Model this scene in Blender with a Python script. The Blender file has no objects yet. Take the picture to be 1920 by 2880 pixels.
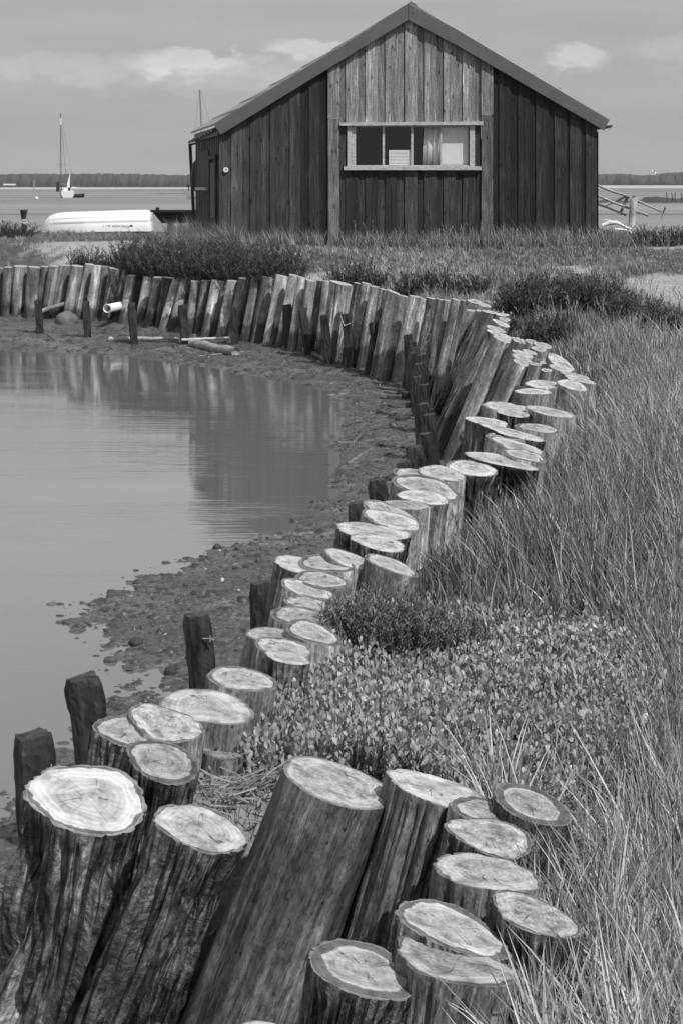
import bpy, math, random
import numpy as np
from mathutils import Vector, Matrix

# ------------------------------------------------------------------ camera
S = bpy.context.scene
COL = S.collection
F, CX, HZ, CAMZ = 4800.0, 960.0, 520.0, 1.5      # focal length in photo pixels, principal column, horizon row, eye height
cam = bpy.data.cameras.new("camera")
cam.sensor_fit = 'VERTICAL'; cam.sensor_height = 36.0; cam.lens = 60.0
cam.shift_y = -(1440 - HZ) / 2880.0
cam.clip_start = 0.05; cam.clip_end = 12000
camo = bpy.data.objects.new("camera", cam); COL.objects.link(camo)
camo.location = (0, 0, CAMZ * 1.5);     # the ground plan below is drawn in units of 1.5 m and brought to metres at the end
camo.rotation_euler = (math.radians(90), 0, 0)
S.camera = camo

# ------------------------------------------------------------------ light
SUN_EL, SUN_AZ = math.radians(52), math.radians(138)     # azimuth clockwise from +Y : behind the camera, to the right
sd = Vector((math.sin(SUN_AZ) * math.cos(SUN_EL), math.cos(SUN_AZ) * math.cos(SUN_EL), math.sin(SUN_EL)))
sun = bpy.data.lights.new("sun", 'SUN'); sun.energy = 4.7; sun.angle = math.radians(0.53); sun.color = (1, 1, 1)
suno = bpy.data.objects.new("sun", sun); COL.objects.link(suno)
suno.rotation_euler = sd.to_track_quat('Z', 'Y').to_euler(); suno.location = (10, -10, 20)

S.view_settings.view_transform = 'Standard'; S.view_settings.look = 'None'
S.view_settings.exposure = -0.25; S.view_settings.gamma = 1.0

W = bpy.data.worlds.new("World"); S.world = W; W.use_nodes = True
def world():
    nt = W.node_tree; N = nt.nodes; L = nt.links
    for n in list(N): N.remove(n)
    out = N.new('ShaderNodeOutputWorld'); bg = N.new('ShaderNodeBackground')
    sky = N.new('ShaderNodeTexSky'); sky.sky_type = 'NISHITA'; sky.sun_disc = False
    sky.sun_elevation = SUN_EL; sky.sun_rotation = SUN_AZ
    sky.air_density = 1.0; sky.dust_density = 3.0
    bw = N.new('ShaderNodeRGBToBW'); L.new(sky.outputs[0], bw.inputs[0])
    tc = N.new('ShaderNodeTexCoord')
    sep = N.new('ShaderNodeSeparateXYZ'); L.new(tc.outputs['Generated'], sep.inputs[0])
    def M(op, a, b=None, c=None, clamp=False):
        m = N.new('ShaderNodeMath'); m.operation = op; m.use_clamp = clamp
        for i, v in enumerate((a, b, c)):
            if v is None: continue
            if isinstance(v, (int, float)): m.inputs[i].default_value = v
            else: L.new(v, m.inputs[i])
        return m.outputs[0]
    az = M('ARCTAN2', sep.outputs[0], sep.outputs[1])
    el = M('ARCSINE', sep.outputs[2])
    # streaky high cloud
    comb = N.new('ShaderNodeCombineXYZ')
    L.new(M('MULTIPLY', az, 5.0), comb.inputs[0]); L.new(M('MULTIPLY', el, 42.0), comb.inputs[1])
    n1 = N.new('ShaderNodeTexNoise'); n1.inputs['Scale'].default_value = 1.0; n1.inputs['Detail'].default_value = 5; n1.inputs['Roughness'].default_value = .5
    L.new(comb.outputs[0], n1.inputs['Vector'])
    # billows
    comb2 = N.new('ShaderNodeCombineXYZ')
    L.new(M('MULTIPLY', az, 60.0), comb2.inputs[0]); L.new(M('MULTIPLY', el, 110.0), comb2.inputs[1])
    n2 = N.new('ShaderNodeTexNoise'); n2.inputs['Scale'].default_value = 1.0; n2.inputs['Detail'].default_value = 7; n2.inputs['Roughness'].default_value = .55
    L.new(comb2.outputs[0], n2.inputs['Vector'])
    warp = M('SUBTRACT', n2.outputs[0], .5)
    streak = M('MULTIPLY', M('SUBTRACT', n1.outputs[0], .5), .46)
    streak = M('ADD', streak, M('MULTIPLY', warp, .07))
    total = M('ADD', 1.0, streak)
    # cumulus banks: azimuth / elevation / half sizes / amount
    for a0, e0, sa, se, amt in ((-.088, .0735, .044, .0095, .50), (-.018, .0815, .030, .0075, .42), (.1375, .0765, .022, .0100, .46),
                                (-.165, .0700, .055, .0120, .17), (-.070, .0640, .085, .012, .12), (.20, .080, .04, .012, .12), (-.02, .0690, .05, .010, .10),
                                (.5, .09, .2, .02, .3), (-.6, .1, .25, .03, .3)):
        da = M('DIVIDE', M('SUBTRACT', az, a0), sa); de = M('DIVIDE', M('SUBTRACT', el, e0), se)
        de = M('ADD', de, M('MULTIPLY', warp, 2.2)); da = M('ADD', da, M('MULTIPLY', warp, 1.4))
        up = M('MAXIMUM', de, 0.0); lo = M('MINIMUM', de, 0.0)
        r = M('ADD', M('MULTIPLY', da, da), M('ADD', M('MULTIPLY', M('MULTIPLY', up, up), 2.2), M('MULTIPLY', M('MULTIPLY', lo, lo), .55)))
        g = M('SUBTRACT', 1.25, r, clamp=False)
        g = M('MAXIMUM', M('MINIMUM', g, 1.0), 0.0)
        g = M('MULTIPLY', M('MULTIPLY', g, g), amt)
        g = M('MULTIPLY', g, M('ADD', .55, M('MULTIPLY', n2.outputs[0], .9)))
        total = M('ADD', total, g)
    # sky brightness carrying the cloud pattern
    fin = M('MULTIPLY', bw.outputs[0], total)
    # brighter band added above the view ahead, to lift the water's reflection
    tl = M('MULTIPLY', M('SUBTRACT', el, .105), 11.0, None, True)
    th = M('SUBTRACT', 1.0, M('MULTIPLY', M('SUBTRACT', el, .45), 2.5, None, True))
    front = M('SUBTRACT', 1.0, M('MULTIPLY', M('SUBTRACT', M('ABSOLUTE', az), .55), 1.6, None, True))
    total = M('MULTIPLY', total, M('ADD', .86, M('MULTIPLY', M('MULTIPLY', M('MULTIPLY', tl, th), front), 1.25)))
    total = M('ADD', total, M('MULTIPLY', M('SUBTRACT', 1.0, M('MULTIPLY', M('ABSOLUTE', el), 5.0, None, True)), .14))
    flat = M('MULTIPLY', total, 5.2)
    mix = M('ADD', M('MULTIPLY', fin, .25), M('MULTIPLY', flat, .75))
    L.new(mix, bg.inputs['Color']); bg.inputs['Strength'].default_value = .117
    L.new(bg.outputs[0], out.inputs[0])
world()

# ------------------------------------------------------------------ helpers
random.seed(7)
def at(px, py, Y):
    return np.array([(px - CX) / F * Y, Y, CAMZ - (py - HZ) / F * Y])
def atz(px, py, z):
    return at(px, py, (CAMZ - z) * F / (py - HZ))

def hsh(ix, iy, iz, seed):
    n = (ix.astype(np.int64) * 73856093) ^ (iy.astype(np.int64) * 19349663) ^ (iz.astype(np.int64) * 83492791) ^ (seed * 2654435761 & 0xffffffff)
    n = (n ^ (n >> 13)) * 1274126177 & 0xffffffff
    n = (n ^ (n >> 16)) * 2246822519 & 0xffffffff
    n = n ^ (n >> 15)
    return (n & 0xffffff) / float(0xffffff)
def vn(x, y, z=0.0, seed=1):
    x = np.asarray(x, float); y = np.asarray(y, float); z = np.asarray(z, float) + np.zeros_like(x)
    x0 = np.floor(x); y0 = np.floor(y); z0 = np.floor(z)
    fx, fy, fz = x - x0, y - y0, z - z0
    fx = fx * fx * (3 - 2 * fx); fy = fy * fy * (3 - 2 * fy); fz = fz * fz * (3 - 2 * fz)
    r = 0
    for dx in (0, 1):
        for dy in (0, 1):
            for dz in (0, 1):
                w = (fx if dx else 1 - fx) * (fy if dy else 1 - fy) * (fz if dz else 1 - fz)
                r = r + w * hsh(x0 + dx, y0 + dy, z0 + dz, seed)
    return r
def fbm(x, y, z=0.0, seed=1, o=4):
    r = 0; a = .5; t = 0
    for i in range(o):
        r = r + a * vn(np.asarray(x) * 2 ** i, np.asarray(y) * 2 ** i, np.asarray(z) * 2 ** i, seed + i); t += a; a *= .5
    return r / t
def sstep(a, b, x):
    t = np.clip((x - a) / (b - a), 0, 1); return t * t * (3 - 2 * t)

# ---- materials
def nodes(name):
    m = bpy.data.materials.new(name); m.use_nodes = True
    nt = m.node_tree
    return m, nt, nt.nodes, nt.links, nt.nodes['Principled BSDF']
def mnode(N, L, op, a, b=None, clamp=False):
    m = N.new('ShaderNodeMath'); m.operation = op; m.use_clamp = clamp
    for i, v in enumerate((a, b)):
        if v is None: continue
        if isinstance(v, (int, float)): m.inputs[i].default_value = v
        else: L.new(v, m.inputs[i])
    return m.outputs[0]
def ramp(N, L, fac, stops):
    r = N.new('ShaderNodeValToRGB'); L.new(fac, r.inputs[0])
    e = r.color_ramp.elements
    while len(e) < len(stops): e.new(.5)
    for el, (p, v) in zip(e, stops):
        el.position = p; el.color = (v, v, v, 1)
    return r.outputs[0]
def mapping(N, L, src, sc, loc=(0, 0, 0)):
    m = N.new('ShaderNodeMapping'); m.inputs['Scale'].default_value = sc; m.inputs['Location'].default_value = loc
    L.new(src, m.inputs[0]); return m.outputs[0]
def noise(N, L, vec, scale, detail=4, rough=.5, dist=0):
    n = N.new('ShaderNodeTexNoise'); n.inputs['Scale'].default_value = scale; n.inputs['Detail'].default_value = detail
    n.inputs['Roughness'].default_value = rough; n.inputs['Distortion'].default_value = dist
    L.new(vec, n.inputs['Vector']); return n.outputs[0]
def bump(N, L, B, h, strength, dist=.01, normal=None):
    b = N.new('ShaderNodeBump'); b.inputs['Strength'].default_value = strength; b.inputs['Distance'].default_value = dist
    L.new(h, b.inputs['Height'])
    if normal is not None: L.new(normal, b.inputs['Normal'])
    if B is not None: L.new(b.outputs[0], B.inputs['Normal'])
    return b.outputs[0]
def randvec(N, L, vec, k=37.0):
    oi = N.new('ShaderNodeObjectInfo')
    v = N.new('ShaderNodeVectorMath'); v.operation = 'ADD'
    c = N.new('ShaderNodeCombineXYZ')
    r = mnode(N, L, 'MULTIPLY', oi.outputs['Random'], k)
    for i in range(3): L.new(r, c.inputs[i])
    L.new(vec, v.inputs[0]); L.new(c.outputs[0], v.inputs[1]); return v.outputs[0], oi

def flat_mat(name, g, rough=.6, nscale=8, namp=.25, bumpk=.2, bdist=.003, stretch=(1, 1, 1), metal=0, tint=False, spec=.5):
    m, nt, N, L, B = nodes(name)
    tc = N.new('ShaderNodeTexCoord')
    v, oi = randvec(N, L, mapping(N, L, tc.outputs['Object'], stretch))
    n = noise(N, L, v, nscale, 5, .6)
    c = ramp(N, L, n, ((.25, g * (1 - namp)), (.75, g * (1 + namp))))
    if tint:
        mx = N.new('ShaderNodeMix'); mx.data_type = 'RGBA'; mx.blend_type = 'MULTIPLY'; mx.inputs[0].default_value = 1
        L.new(c, mx.inputs[6]); L.new(oi.outputs['Color'], mx.inputs[7]); c = mx.outputs[2]
    L.new(c, B.inputs['Base Color']); B.inputs['Roughness'].default_value = rough; B.inputs['Metallic'].default_value = metal
    B.inputs['Specular IOR Level'].default_value = spec
    bump(N, L, B, n, bumpk, bdist)
    return m

def mat_log(name, kind):
    """kind: wood (debarked, weathered) or bark. obj.color is the tone of this log."""
    m, nt, N, L, B = nodes(name)
    uv = N.new('ShaderNodeUVMap'); uv.uv_map = 'UVMap'
    v, oi = randvec(N, L, uv.outputs[0])
    geo = N.new('ShaderNodeNewGeometry'); sp = N.new('ShaderNodeSeparateXYZ'); L.new(geo.outputs['Position'], sp.inputs[0])
    if kind == 'wood':
        g1 = noise(N, L, mapping(N, L, v, (46, 2.2, 1)), 1, 7, .64, .5)
        g2 = noise(N, L, mapping(N, L, v, (9, 1.2, 1)), 1, 4, .55, .6)
        g3 = noise(N, L, mapping(N, L, v, (220, 9, 1)), 1, 3, .6)
        base = mnode(N, L, 'ADD', mnode(N, L, 'MULTIPLY', g1, .45), mnode(N, L, 'MULTIPLY', g2, .55))
        c = ramp(N, L, base, ((.34, .28), (.45, .75), (.53, 1.1), (.64, 2.3)))
        # dark drying checks that run along the grain
        ck = ramp(N, L, mnode(N, L, 'ABSOLUTE', mnode(N, L, 'SUBTRACT', g1, .5)), ((.0, .30), (.012, .8), (.022, 1)))
        # knots / worm holes
        vo = N.new('ShaderNodeTexVoronoi'); vo.inputs['Scale'].default_value = 1
        L.new(mapping(N, L, v, (42, 24, 1)), vo.inputs['Vector'])
        kn = ramp(N, L, vo.outputs['Distance'], ((.06, .35), (.13, 1)))
        hgt = mnode(N, L, 'ADD', mnode(N, L, 'MULTIPLY', g1, .7), mnode(N, L, 'MULTIPLY', g3, .3))
        hgt = mnode(N, L, 'ADD', hgt, mnode(N, L, 'MULTIPLY', kn, .35))
        bump(N, L, B, hgt, .9, .010)
        B.inputs['Roughness'].default_value = .62
    else:
        g1 = noise(N, L, mapping(N, L, v, (48, 3.6, 1)), 1, 6, .62, .7)
        g2 = noise(N, L, mapping(N, L, v, (150, 26, 1)), 1, 4, .6, .4)
        base = mnode(N, L, 'ADD', mnode(N, L, 'MULTIPLY', g1, .6), mnode(N, L, 'MULTIPLY', g2, .4))
        c = ramp(N, L, base, ((.34, .30), (.45, .70), (.54, 1.25), (.64, 3.2)))
        g4 = noise(N, L, mapping(N, L, v, (26, 2.0, 1), (5, 3, 1)), 1, 4, .5, 1.0)
        ck = ramp(N, L, mnode(N, L, 'ABSOLUTE', mnode(N, L, 'SUBTRACT', g4, .5)), ((.0, .12), (.025, .55), (.06, 1)))  # dark lines put the shade of the crevices into the bark colour
        vo = N.new('ShaderNodeTexVoronoi'); vo.inputs['Scale'].default_value = 1
        L.new(mapping(N, L, v, (60, 55, 1)), vo.inputs['Vector'])
        kn = ramp(N, L, vo.outputs['Distance'], ((.10, 1.0), (.55, .85)))
        hgt = mnode(N, L, 'ADD', mnode(N, L, 'MULTIPLY', g1, .8), mnode(N, L, 'ADD', mnode(N, L, 'MULTIPLY', g2, .6), mnode(N, L, 'MULTIPLY', ck, .5)))
        hgt = mnode(N, L, 'ADD', hgt, mnode(N, L, 'MULTIPLY', vo.outputs['Distance'], -.10))
        bump(N, L, B, hgt, 1.0, .018)
        B.inputs['Roughness'].default_value = .36
    gr = noise(N, L, mapping(N, L, v, (120, 38, 1) if kind == 'wood' else (62, 44, 1)), 1, 5, .7)
    grit = ramp(N, L, gr, ((.34, .45), (.46, .85), (.55, 1.1), (.66, 1.5)))
    st = ramp(N, L, noise(N, L, mapping(N, L, v, (5, 3.5, 1), (8, 2, 4)), 1, 5, .65), ((.36, .50), (.50, .95), (.64, 1.35)))
    b2 = N.new('ShaderNodeBump'); b2.inputs['Strength'].default_value = .8; b2.inputs['Distance'].default_value = .008 if kind == 'wood' else .016
    L.new(gr, b2.inputs['Height']); L.new(B.inputs['Normal'].links[0].from_socket, b2.inputs['Normal']); L.new(b2.outputs[0], B.inputs['Normal'])
    # tide mark: the foot stays wet and weedy
    tn = noise(N, L, mapping(N, L, v, (7, 2, 1)), 1, 3, .6)
    wl = mnode(N, L, 'ADD', mnode(N, L, 'DIVIDE', sp.outputs[2], 1.5), mnode(N, L, 'MULTIPLY', mnode(N, L, 'SUBTRACT', tn, .5), .55))
    wet = ramp(N, L, mnode(N, L, 'ADD', wl, 1.0), ((.66, .30), (.72, 1)))
    def mul(a, b):
        mx = N.new('ShaderNodeMix'); mx.data_type = 'RGBA'; mx.blend_type = 'MULTIPLY'; mx.inputs[0].default_value = 1
        L.new(a, mx.inputs[6]); L.new(b, mx.inputs[7]); return mx.outputs[2]
    c = mul(mul(mul(mul(mul(mul(c, ck), kn), wet), grit), st), oi.outputs['Color'])
    L.new(c, B.inputs['Base Color']); B.inputs['Specular IOR Level'].default_value = .35 if kind == 'wood' else .6
    return m

def mat_cut():
    """sawn end: pale sapwood, mottled heart, growth rings, radial checks; obj.color r = tone, g = width of dark outer ring, b = mottling"""
    m, nt, N, L, B = nodes('sawn_end')
    uv = N.new('ShaderNodeUVMap'); uv.uv_map = 'UVMap'
    sepu = N.new('ShaderNodeSeparateXYZ'); L.new(uv.outputs[0], sepu.inputs[0])
    v, oi = randvec(N, L, uv.outputs[0])
    oc = N.new('ShaderNodeSeparateColor'); L.new(oi.outputs['Color'], oc.inputs[0])
    w1 = noise(N, L, v, 1.6, 3, .5); w2 = noise(N, L, v, 5.0, 7, .72)
    r = mnode(N, L, 'SQRT', mnode(N, L, 'ADD', mnode(N, L, 'MULTIPLY', sepu.outputs[0], sepu.outputs[0]), mnode(N, L, 'MULTIPLY', sepu.outputs[1], sepu.outputs[1])))
    w3 = noise(N, L, v, 5.5, 4, .6)
    rw = mnode(N, L, 'ADD', r, mnode(N, L, 'MULTIPLY', mnode(N, L, 'SUBTRACT', w1, .5), .34))
    rw = mnode(N, L, 'ADD', rw, mnode(N, L, 'MULTIPLY', mnode(N, L, 'SUBTRACT', w3, .5), .10))
    rings = mnode(N, L, 'SINE', mnode(N, L, 'MULTIPLY', rw, 58))
    rings = mnode(N, L, 'ADD', .88, mnode(N, L, 'MULTIPLY', rings, mnode(N, L, 'MULTIPLY', w1, .17)))
    # heart: mottled and greyer, sapwood band paler
    heart = ramp(N, L, rw, ((.0, .80), (.22, .70), (.38, .80), (.56, .70), (.66, .92), (.80, .96), (.92, .90), (1.0, .74)))
    mot = ramp(N, L, w2, ((.35, .36), (.46, .74), (.53, .98), (.64, 1.2)))
    mott = N.new('ShaderNodeMix'); mott.data_type = 'RGBA'; L.new(oc.outputs[2], mott.inputs[0])
    mott.inputs[6].default_value = (1, 1, 1, 1); L.new(mot, mott.inputs[7])
    # dark outer ring (wet inner bark) of variable width
    edge = mnode(N, L, 'SUBTRACT', rw, mnode(N, L, 'SUBTRACT', .96, mnode(N, L, 'MULTIPLY', oc.outputs[1], 1.25)))
    dk = ramp(N, L, mnode(N, L, 'ADD', edge, .5), ((.485, 1), (.505, .30)))
    lip = mnode(N, L, 'GREATER_THAN', mnode(N, L, 'ADD', r, mnode(N, L, 'MULTIPLY', mnode(N, L, 'SUBTRACT', w3, .5), .06)), .945)
    hasr = mnode(N, L, 'MULTIPLY', mnode(N, L, 'GREATER_THAN', oc.outputs[1], .02), mnode(N, L, 'SUBTRACT', 1.0, mnode(N, L, 'MULTIPLY', lip, .75)))
    dkm = N.new('ShaderNodeMix'); dkm.data_type = 'RGBA'; L.new(hasr, dkm.inputs[0]); dkm.inputs[6].default_value = (1, 1, 1, 1); L.new(dk, dkm.inputs[7])
    rim = ramp(N, L, r, ((.93, 1), (.975, .55)))
    # radial drying checks
    ang = mnode(N, L, 'ARCTAN2', sepu.outputs[1], sepu.outputs[0])
    cv = N.new('ShaderNodeCombineXYZ'); L.new(mnode(N, L, 'MULTIPLY', ang, .95), cv.inputs[0]); L.new(mnode(N, L, 'MULTIPLY', r, .28), cv.inputs[1])
    L.new(mnode(N, L, 'MULTIPLY', oi.outputs['Random'], 91), cv.inputs[2])
    rc = noise(N, L, cv.outputs[0], 1.6, 1.0, .4)
    ck = ramp(N, L, mnode(N, L, 'ABSOLUTE', mnode(N, L, 'SUBTRACT', rc, .5)), ((.0, .15), (.005, .5), (.011, 1)))
    ckr = N.new('ShaderNodeMix'); ckr.data_type = 'RGBA'
    L.new(mnode(N, L, 'LESS_THAN', rw, .60), ckr.inputs[0]); ckr.inputs[6].default_value = (1, 1, 1, 1); L.new(ck, ckr.inputs[7])
    # saw marks
    sw = noise(N, L, mapping(N, L, v, (3, 55, 1)), 1, 3, .6)
    sawm = ramp(N, L, sw, ((.3, .86), (.7, 1.06)))
    def mul(a, b):
        mx = N.new('ShaderNodeMix'); mx.data_type = 'RGBA'; mx.blend_type = 'MULTIPLY'; mx.inputs[0].default_value = 1
        L.new(a, mx.inputs[6]); L.new(b, mx.inputs[7]); return mx.outputs[2]
    c = mul(mul(mul(mul(mul(heart, mott.outputs[2]), dkm.outputs[2]), rim), ckr.outputs[2]), sawm)
    c = mul(c, rings)
    dirt = ramp(N, L, noise(N, L, v, 2.2, 5, .65), ((.36, .50), (.48, .86), (.56, 1.0), (.7, 1.1)))
    c = mul(c, dirt)
    c = mul(c, oc.outputs[0])
    L.new(c, B.inputs['Base Color']); B.inputs['Roughness'].default_value = .75; B.inputs['Specular IOR Level'].default_value = .2
    h = mnode(N, L, 'ADD', mnode(N, L, 'MULTIPLY', rings, .6), mnode(N, L, 'ADD', mnode(N, L, 'MULTIPLY', sw, .5), mnode(N, L, 'MULTIPLY', w2, .8)))
    bump(N, L, B, h, .5, .004)
    return m

def mat_attr(name, rough=.55, translucent=.25, spec=.3, var=.0):
    """tone per blade / leaf comes from the float attribute 'tone'"""
    m, nt, N, L, B = nodes(name)
    a = N.new('ShaderNodeAttribute'); a.attribute_name = 'tone'
    L.new(a.outputs['Fac'], B.inputs['Base Color']); B.inputs['Roughness'].default_value = rough
    B.inputs['Specular IOR Level'].default_value = spec
    if translucent:
        t = N.new('ShaderNodeBsdfTranslucent'); L.new(a.outputs['Fac'], t.inputs[0])
        mx = N.new('ShaderNodeMixShader'); mx.inputs[0].default_value = translucent
        L.new(B.outputs[0], mx.inputs[1]); L.new(t.outputs[0], mx.inputs[2])
        L.new(mx.outputs[0], N['Material Output'].inputs[0])
    return m

def mat_board():
    m, nt, N, L, B = nodes('weathered_boards')
    a = N.new('ShaderNodeAttribute'); a.attribute_name = 'tone'
    uv = N.new('ShaderNodeUVMap'); uv.uv_map = 'UVMap'
    g1 = noise(N, L, mapping(N, L, uv.outputs[0], (75, 1.6, 1)), 1, 7, .68, .3)
    g2 = noise(N, L, mapping(N, L, uv.outputs[0], (7, .9, 1)), 1, 4, .6, .8)
    vo = N.new('ShaderNodeTexVoronoi'); vo.inputs['Scale'].default_value = 1
    L.new(mapping(N, L, uv.outputs[0], (7.5, 3.1, 1)), vo.inputs['Vector'])
    kn = ramp(N, L, vo.outputs['Distance'], ((.09, .30), (.16, .75), (.24, 1)))
    g3 = noise(N, L, mapping(N, L, uv.outputs[0], (30, 22, 1)), 1, 5, .7)
    base = mnode(N, L, 'ADD', mnode(N, L, 'MULTIPLY', g1, .55), mnode(N, L, 'ADD', mnode(N, L, 'MULTIPLY', g2, .25), mnode(N, L, 'MULTIPLY', g3, .2)))
    c = ramp(N, L, base, ((.36, .26), (.46, .70), (.53, 1.1), (.62, 2.8)))
    def mul(a, b):
        mx = N.new('ShaderNodeMix'); mx.data_type = 'RGBA'; mx.blend_type = 'MULTIPLY'; mx.inputs[0].default_value = 1
        L.new(a, mx.inputs[6]); L.new(b, mx.inputs[7]); return mx.outputs[2]
    c = mul(mul(c, kn), a.outputs['Color'])
    L.new(c, B.inputs['Base Color']); B.inputs['Roughness'].default_value = .7; B.inputs['Specular IOR Level'].default_value = .25
    bump(N, L, B, mnode(N, L, 'ADD', g1, mnode(N, L, 'MULTIPLY', kn, .3)), .5, .008)
    return m

def mat_ground():
    """tone channels in attribute 'zone': r mud, g bare sand, b = soil under grass"""
    m, nt, N, L, B = nodes('ground')
    tc = N.new('ShaderNodeTexCoord'); P = tc.outputs['Object']
    a = N.new('ShaderNodeAttribute'); a.attribute_name = 'zone'
    sc = N.new('ShaderNodeSeparateColor'); L.new(a.outputs['Color'], sc.inputs[0])
    n1 = noise(N, L, P, 9, 8, .68); n2 = noise(N, L, P, 46, 6, .7); n3 = noise(N, L, P, 1.3, 5, .6)
    vo = N.new('ShaderNodeTexVoronoi'); vo.inputs['Scale'].default_value = 30; L.new(P, vo.inputs['Vector'])
    mud = ramp(N, L, mnode(N, L, 'ADD', mnode(N, L, 'MULTIPLY', n2, .5), mnode(N, L, 'ADD', mnode(N, L, 'MULTIPLY', n1, .3), mnode(N, L, 'MULTIPLY', n3, .2))),
               ((.34, .022), (.45, .065), (.53, .12), (.64, .34)))
    sand = ramp(N, L, mnode(N, L, 'ADD', mnode(N, L, 'MULTIPLY', n2, .5), mnode(N, L, 'MULTIPLY', n1, .5)), ((.30, .15), (.45, .30), (.60, .44), (.75, .60)))
    soil = ramp(N, L, n1, ((.30, .035), (.6, .10), (.75, .2)))
    def mix(f, x, y):
        mx = N.new('ShaderNodeMix'); mx.data_type = 'RGBA'; L.new(f, mx.inputs[0]); L.new(x, mx.inputs[6]); L.new(y, mx.inputs[7]); return mx.outputs[2]
    c = mix(sc.outputs[0], soil, mud); c = mix(sc.outputs[1], c, sand)
    L.new(c, B.inputs['Base Color'])
    rg = ramp(N, L, n1, ((.38, .28), (.6, .75)))
    L.new(mix(sc.outputs[0], ramp(N, L, n1, ((0, .9), (1, .9))), rg), B.inputs['Roughness'])
    B.inputs['Specular IOR Level'].default_value = .35
    h = mnode(N, L, 'ADD', mnode(N, L, 'MULTIPLY', n1, .8), mnode(N, L, 'ADD', mnode(N, L, 'MULTIPLY', n2, .35), mnode(N, L, 'MULTIPLY', vo.outputs['Distance'], .25)))
    bump(N, L, B, h, 1.0, .06)
    return m

def mat_water(name, base, sx, sy, strength, patch=True, rough=.03, dist=.02):
    m, nt, N, L, B = nodes(name)
    tc = N.new('ShaderNodeTexCoord'); P = tc.outputs['Object']
    w1 = noise(N, L, mapping(N, L, P, (sx, sy, 1)), 1, 3, .5, .3)
    w2 = noise(N, L, mapping(N, L, P, (sx * 2.7, sy * 2.6, 1)), 1, 2, .5)
    h = mnode(N, L, 'ADD', w1, mnode(N, L, 'MULTIPLY', w2, .35))
    B.inputs['Base Color'].default_value = (base, base, base, 1)
    n3 = noise(N, L, mapping(N, L, P, (.5, 1.2, 1)), 1, 3, .5)
    if patch:
        k = ramp(N, L, n3, ((.38, .14), (.50, .45), (.62, 1)))
        b = N.new('ShaderNodeBump'); b.inputs['Distance'].default_value = dist
        L.new(mnode(N, L, 'MULTIPLY', k, strength * 1.3), b.inputs['Strength']); L.new(h, b.inputs['Height']); L.new(b.outputs[0], B.inputs['Normal'])
    else:
        bump(N, L, B, h, strength, dist)
        cc = ramp(N, L, noise(N, L, mapping(N, L, P, (.004, .045, 1)), 1, 6, .6), ((.35, base * .55), (.65, base * 1.35)))
        L.new(cc, B.inputs['Base Color'])
        nb_ = noise(N, L, mapping(N, L, P, (.0035, .05, 1), (3, 7, 0)), 1, 5, .6)
        rr_ = ramp(N, L, nb_, ((.40, .55), (.52, .22)))
        sp_ = ramp(N, L, nb_, ((.40, .12), (.56, .5)))
        L.new(sp_, B.inputs['Specular IOR Level'])
        rlink = rr_
    B.inputs['Roughness'].default_value = rough; B.inputs['IOR'].default_value = 1.34
    if not patch: L.new(rlink, B.inputs['Roughness'])
    return m

M = {}
M['wood'] = mat_log('weathered_log_wood', 'wood'); M['bark'] = mat_log('furrowed_bark', 'bark'); M['cut'] = mat_cut()
M['blade'] = mat_attr('grass_blades', .5, .3, .35); M['leaf'] = mat_attr('fleshy_leaves', .42, .15, .4); M['needle'] = mat_attr('shrub_needles', .6, .2, .2)
M['board'] = mat_board(); M['ground'] = mat_ground()
M['inlet'] = mat_water('still_inlet_water', .125, 1.3, 17, .28, True, .02, .010)
M['estuary'] = mat_water('estuary_water', .11, .35, 1.6, .6, False, .25, .06)
M['stake'] = flat_mat('dark_stake_wood', .030, .5, 1, .95, .9, .012, (26, 26, 5), spec=.4)
M['rail'] = flat_mat('bleached_rail_wood', .33, .7, 1, .5, .4, .006, (12, 12, 12))
M['drift'] = flat_mat('driftwood', .34, .7, 1, .5, .6, .008, (22, 22, 22), tint=True)
M['roofing'] = flat_mat('roof_sheet', .165, .45, 2.5, .14, .15, .004)
M['barge'] = flat_mat('barge_board_metal', .105, .42, 1.8, .16, .12, .004)
M['darkmetal'] = flat_mat('dark_gutter_metal', .03, .5, 6, .3)
M['winpaint'] = flat_mat('old_window_paint', .42, .6, 1, .45, .5, .004, (9, 9, 30))
M['white'] = flat_mat('white_gelcoat', .78, .3, 3, .04, .05, .002)
M['whitepvc'] = flat_mat('white_pipe_plastic', .8, .35, 6, .08)
M['paper'] = flat_mat('pale_card', .72, .8, 4, .06)
M['cloth'] = flat_mat('curtain_cloth', .74, .9, 5, .05)
M['ink'] = flat_mat('faded_ink', .30, .8, 5, .1)
M['inkdark'] = flat_mat('grey_lettering', .22, .6, 5, .1)
M['tar'] = flat_mat('tarred_planks', .012, .6, 5, .4)
M['rock'] = flat_mat('muddy_stone', .15, .75, 7, .5, .8, .02, tint=True)
M['clod'] = flat_mat('wet_mud_clod', .05, .45, 12, .5, .8, .01)
M['nail'] = flat_mat('dark_nail', .03, .5)
M['sail'] = flat_mat('sail_cloth', .7, .8, .3, .05)
M['mast'] = flat_mat('grey_mast', .12, .5, 1, .2)
M['rope'] = flat_mat('pale_rope', .6, .8, 40, .2)
M['woods'] = flat_mat('distant_foliage', .034, .9, .09, .35, .3, .5)
M['marsh'] = flat_mat('distant_marsh', .16, .9, .02, .3, .1, .1, (1, 6, 1))
M['sandbar'] = flat_mat('pale_sand', .42, .9, .01, .3, .1, .1, (1, 8, 1))
M['mudbar'] = flat_mat('dark_mud', .06, .7, .05, .3)
M['room'] = flat_mat('dark_room', .03, .9)
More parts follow.
